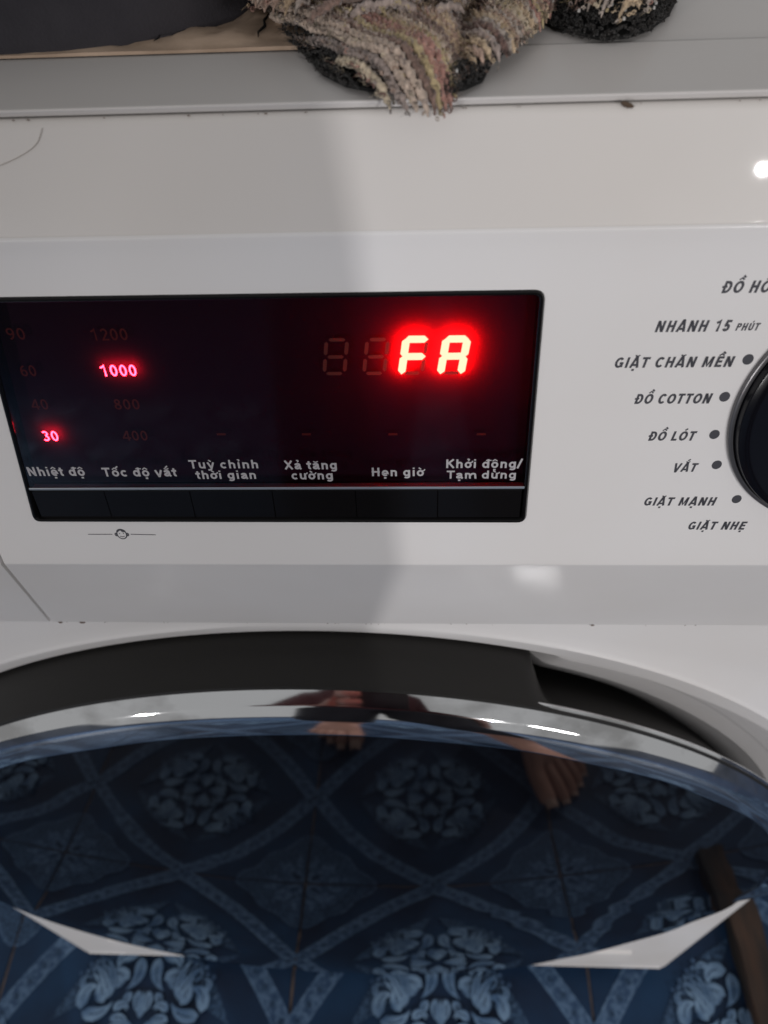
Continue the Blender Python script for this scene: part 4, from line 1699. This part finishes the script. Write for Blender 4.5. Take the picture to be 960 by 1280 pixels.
def foot(sd, hip, knee, ankle, heel, toe):
    """sd +1: right foot, its big toe on the left side"""
    nd('hip%d' % sd, *hip, 0.088)
    nd('thigh%d' % sd, *((Vector(hip) * .5 + Vector(knee) * .5)), 0.078)
    nd('knee%d' % sd, *knee, 0.054)
    nd('calf%d' % sd, *((Vector(knee) * .62 + Vector(ankle) * .38) + Vector((0, -0.012, 0))), 0.053)
    nd('ankle%d' % sd, *ankle, 0.034)
    ed_('pelvis', 'hip%d' % sd, 'thigh%d' % sd, 'knee%d' % sd, 'calf%d' % sd, 'ankle%d' % sd)
    d = (Vector(toe) - Vector(heel))
    Lf = d.length
    d.normalize()
    s = Vector((d.y, -d.x, 0)) * sd        # towards the little toe
    H = Vector(heel)

    def fp(a, b, z):
        return H + d * (a * Lf) + s * b + Vector((0, 0, z))
    nd('heel%d' % sd, *fp(0.08, 0, 0.031), 0.031)
    nd('mid%d' % sd, *fp(0.45, 0.004, 0.042), (0.033, 0.030))
    nd('ball%d' % sd, *fp(0.66, 0.008, 0.026), (0.041, 0.021))
    ed_('ankle%d' % sd, 'heel%d' % sd)
    ed_('ankle%d' % sd, 'mid%d' % sd, 'ball%d' % sd)
    nails = []
    for i, (b, a1, r) in enumerate(((-0.024, 1.0, 0.0125), (-0.004, 0.985, 0.0088), (0.011, 0.945, 0.0082), (0.024, 0.895, 0.0078), (0.036, 0.835, 0.0080))):
        k = 'toe%d_%d' % (i, sd)
        a0 = 0.735 - 0.028 * max(0, i - 1)
        nd(k + 'a', *fp(a0, b * 0.92, 0.021), r * 1.12)
        nd(k + 'b', *fp((a0 + a1) / 2 + 0.01, b * 1.03, 0.019 if i else 0.017), r)
        nd(k + 'c', *fp(a1 - r / Lf, b * 1.05, r * 0.95), r * 1.02)
        ed_('ball%d' % sd, k + 'a', k + 'b', k + 'c')
        nails.append((fp(a1 - r / Lf + 0.006, b * 1.05, r * 1.85), d, s, r))
    return nails


nails = foot(1, (0.155, -0.635, 0.80), (0.185, -0.560, 0.45), (0.196, -0.535, 0.075), (0.186, -0.575, 0), (0.252, -0.330, 0))
nails += foot(-1, (-0.015, -0.640, 0.80), (-0.035, -0.620, 0.45), (-0.050, -0.655, 0.075), (-0.050, -0.695, 0), (-0.056, -0.435, 0))


def arm(sd, sh, el, wr):
    nd('sh%d' % sd, *sh, 0.055)
    nd('el%d' % sd, *el, 0.040)
    nd('fa%d' % sd, *(Vector(el) * .6 + Vector(wr) * .4), 0.038)
    nd('wr%d' % sd, *wr, 0.026)
    ed_('collar', 'sh%d' % sd, 'el%d' % sd, 'fa%d' % sd, 'wr%d' % sd)


# the phone: its lens is where the photograph was taken from
camp = M.translation
r3, u3, b3 = right, -down, -fwd          # right, up, back of the phone's face
pc = camp + b3 * 0.0075 + r3 * 0.022 - u3 * 0.055   # middle of the phone


def ph(a, b, c):
    return pc + r3 * a + u3 * b + b3 * c


arm(1, (0.235, -0.64, 1.265), (0.266, -0.655, 1.000), (0.262, -0.610, 0.775))
arm(-1, (-0.095, -0.64, 1.265), (-0.175, -0.50, 1.000), tuple(ph(-0.105, -0.085, 0.055)))


def hand(sd, wr, palm, fingers, thumb):
    nd('palm%d' % sd, *palm, (0.030, 0.017))
    ed_('wr%d' % sd, 'palm%d' % sd)
    for i, ch in enumerate(fingers):
        prev = 'palm%d' % sd
        for j, (p, r) in enumerate(ch):
            k = 'f%d_%d_%d' % (i, j, sd)
            nd(k, *p, r)
            ed_(prev, k)
            prev = k
    prev = 'wr%d' % sd
    prev = 'palm%d' % sd
    for j, (p, r) in enumerate(thumb):
        k = 't%d_%d' % (j, sd)
        nd(k, *p, r)
        ed_(prev, k)
        prev = k


sd = -1
e = 0.038 * sd                       # the phone's edge
fg = []
for i, (b, ln) in enumerate(((-0.018, 1.0), (-0.036, 1.06), (-0.054, 1.0), (-0.070, 0.85))):
    fg.append([(ph(e + sd * 0.022 * ln, b, 0.018), 0.0092), (ph(e + sd * 0.014, b + 0.002, -0.006), 0.0085), (ph(e - sd * 0.010 * ln, b + 0.004, -0.0125), 0.0078)])
th = [(ph(e + sd * 0.018, -0.060, 0.036), 0.0115), (ph(e - sd * 0.002, -0.042, 0.020), 0.0098), (ph(e - sd * 0.018, -0.030, 0.0145), 0.0085)]
hand(sd, None, ph(e + sd * 0.030, -0.055, 0.038), fg, th)
# the other hand hangs, fingers slightly curled
wx, wy, wz = 0.262, -0.610, 0.775
fg = []
for i, (dy, ln) in enumerate(((0.028, 0.95), (0.010, 1.05), (-0.008, 1.0), (-0.024, 0.80))):
    fg.append([((wx, wy + dy, wz - 0.090), 0.0095), ((wx - 0.006, wy + dy * 1.1 + 0.002, wz - 0.090 - 0.040 * ln), 0.0085), ((wx - 0.022, wy + dy * 1.1 + 0.004, wz - 0.090 - 0.070 * ln), 0.0078)])
th = [((wx - 0.006, wy + 0.034, wz - 0.040), 0.0118), ((wx - 0.012, wy + 0.050, wz - 0.068), 0.0098), ((wx - 0.016, wy + 0.052, wz - 0.094), 0.0085)]
hand(1, None, (wx, wy, wz - 0.050), fg, th)

body_p = skin_mesh('body', nodes, edges, 'pelvis', 2)
# anything of the soles below the floor is pressed flat
for v in body_p.vertices:
    if v.co.z < 0.0008:
        v.co.z = 0.0008
to_person(body_p, 'body', M_skin)
for c, d, s, r in nails:
    mb = MB()
    rows = []
    for a in range(5):
        t = a / 4
        rows.append([tuple(c + d * ((t - 0.5) * r * 1.0) + s * (q * r * 0.62) + Vector((0, 0, -abs(q) ** 2 * r * 0.30 - t * t * r * 0.35 + 0.0006))) for q in (-1, -.5, 0, .5, 1)])
    mb.grid(rows)
    mb.build('toenail', M_nail, per, 180)

# clothes: looser surfaces over the body
nodes2 = {k: (nodes[k][0], tuple(q + 0.012 for q in (nodes[k][1] if isinstance(nodes[k][1], tuple) else (nodes[k][1],) * 2))) for k in ('pelvis', 'hip1', 'thigh1', 'hip-1', 'thigh-1', 'waist')}
for sd in (1, -1):
    a, b = Vector(nodes['calf%d' % sd][0]), Vector(nodes['ankle%d' % sd][0])
    nodes2['knee%d' % sd] = (nodes['knee%d' % sd][0], (0.074, 0.074))
    nodes2['hem%d' % sd] = (tuple(a * .55 + b * .45), (0.066, 0.066))
me = skin_mesh('trousers', nodes2, [('waist', 'pelvis'), ('pelvis', 'hip1'), ('hip1', 'thigh1'), ('thigh1', 'knee1'), ('knee1', 'hem1'), ('pelvis', 'hip-1'), ('hip-1', 'thigh-1'), ('thigh-1', 'knee-1'), ('knee-1', 'hem-1')], 'pelvis')
to_person(me, 'trousers', M_shorts)
nodes3 = {k: (nodes[k][0], tuple(q + 0.016 for q in (nodes[k][1] if isinstance(nodes[k][1], tuple) else (nodes[k][1],) * 2))) for k in ('waist', 'chest', 'sh1', 'sh-1')}
nodes3['chest'] = (nodes['chest'][0], (0.178, 0.132))
nodes3['collar'] = (nodes['collar'][0], (0.136, 0.096))
nodes3['hem'] = ((0.07, -0.638, 0.82), (0.178, 0.136))
nodes3['neck'] = ((0.07, -0.622, 1.325), (0.066, 0.066))
for sd in (1, -1):
    nodes3['sh%d' % sd] = (nodes['sh%d' % sd][0], (0.080, 0.080))
for sd in (1, -1):
    a, b = Vector(nodes['fa%d' % sd][0]), Vector(nodes['wr%d' % sd][0])
    nodes3['el%d' % sd] = (nodes['el%d' % sd][0], (0.056, 0.056))
    nodes3['fa%d' % sd] = (nodes['fa%d' % sd][0], (0.050, 0.050))
    nodes3['slv%d' % sd] = (tuple(a * .12 + b * .88), (0.040, 0.040))
me = skin_mesh('shirt', nodes3, [('hem', 'waist'), ('waist', 'chest'), ('chest', 'collar'), ('collar', 'neck'), ('collar', 'sh1'), ('sh1', 'el1'), ('el1', 'fa1'), ('fa1', 'slv1'), ('collar', 'sh-1'), ('sh-1', 'el-1'), ('el-1', 'fa-1'), ('fa-1', 'slv-1')], 'chest')
to_person(me, 'shirt', M_shirt)
mb = MB()
rows = []
for i in range(17):
    a = PI * i / 16
    row = []
    for j in range(24):
        b = 2 * PI * j / 24
        cut = 1.0
        x, y, z = math.sin(a) * math.cos(b), math.sin(a) * math.sin(b), math.cos(a)
        k = 1 + 0.05 * noise.noise(Vector((x * 4, y * 4, z * 4)))
        face = smooth(0.25, 0.75, y) * smooth(0.50, 0.15, z)      # hair lies back from the face
        row.append((0.07 + x * 0.088 * k * (1 - 0.25 * face), -0.592 + y * 0.104 * k * (1 - 0.45 * face), 1.535 + z * 0.092 * k - 0.02 * (z < 0) * abs(z)))
    rows.append(row)
mb.grid(rows, closed=True)
mb.build('hair', M_hairb, per, 180)
# face
for sx in (-1, 1):
    mb = MB()
    c = Vector((0.07 + sx * 0.029, -0.522, 1.500))
    mb.grid([[tuple(c + Vector((0.012 * math.sin(PI * i / 6) * math.cos(2 * PI * j / 10), 0.010 * math.sin(PI * i / 6) * math.sin(2 * PI * j / 10), 0.009 * math.cos(PI * i / 6)))) for j in range(10)] for i in range(7)], closed=True)
    mb.build('eye', principled('eye_dark', (0.03, 0.02, 0.018), 0.2), per, 180)
    mb = MB()
    c = Vector((0.07 + sx * 0.078, -0.585, 1.49))
    mb.grid([[tuple(c + Vector((0.007 * math.sin(PI * i / 6) * math.cos(2 * PI * j / 10), 0.018 * math.sin(PI * i / 6) * math.sin(2 * PI * j / 10), 0.030 * math.cos(PI * i / 6)))) for j in range(10)] for i in range(7)], closed=True)
    mb.build('ear', M_skin, per, 180)
mb = MB()
mb.tube([(0.07, -0.514, 1.505), (0.07, -0.502, 1.482), (0.07, -0.494, 1.466), (0.07, -0.512, 1.460)], [0.008, 0.010, 0.014, 0.010], 10)
mb.build('nose', M_skin, per, 180)
mb = MB()
mb.tube([(0.048, -0.528, 1.430), (0.059, -0.522, 1.433), (0.07, -0.520, 1.432), (0.081, -0.522, 1.433), (0.092, -0.528, 1.430)], [0.002, 0.006, 0.006, 0.006, 0.002], 8)
mb.build('mouth', principled('lips', (0.30, 0.11, 0.10), 0.4), per, 180)

# the phone in the left hand
M_phone = principled('phone_shell', (0.02, 0.02, 0.024), 0.25)
phone = thing('phone', tuple(pc), 'dark smartphone held in the left hand of the person photographing the machine', 'phone')
ol = rounded_outline([(-0.037, -0.079), (0.037, -0.079), (0.037, 0.079), (-0.037, 0.079)], 0.008)
mb = MB()
rows = [[ph(a, b, c) for a, b in inset(ol, i_)] for i_, c in ((0.001, -0.0045), (0.0, -0.0035), (0.0, 0.0028), (0.001, 0.0036))]
mb.grid(rows, closed=True)
n_ = len(ol)
mb.f += [tuple(range(n_)), tuple(range(3 * n_, 4 * n_))]
mb.mi += [0, 0]
mb.build('phone_body', M_phone, phone, 40)
mb = MB()
mb.add([ph(a, b, 0.0038) for a, b in inset(ol, 0.003)], [tuple(range(n_))])
mb.build('screen', principled('phone_screen', (0.02, 0.02, 0.02), 0.1, emit=(0.55, 0.53, 0.52), estr=0.35), phone)
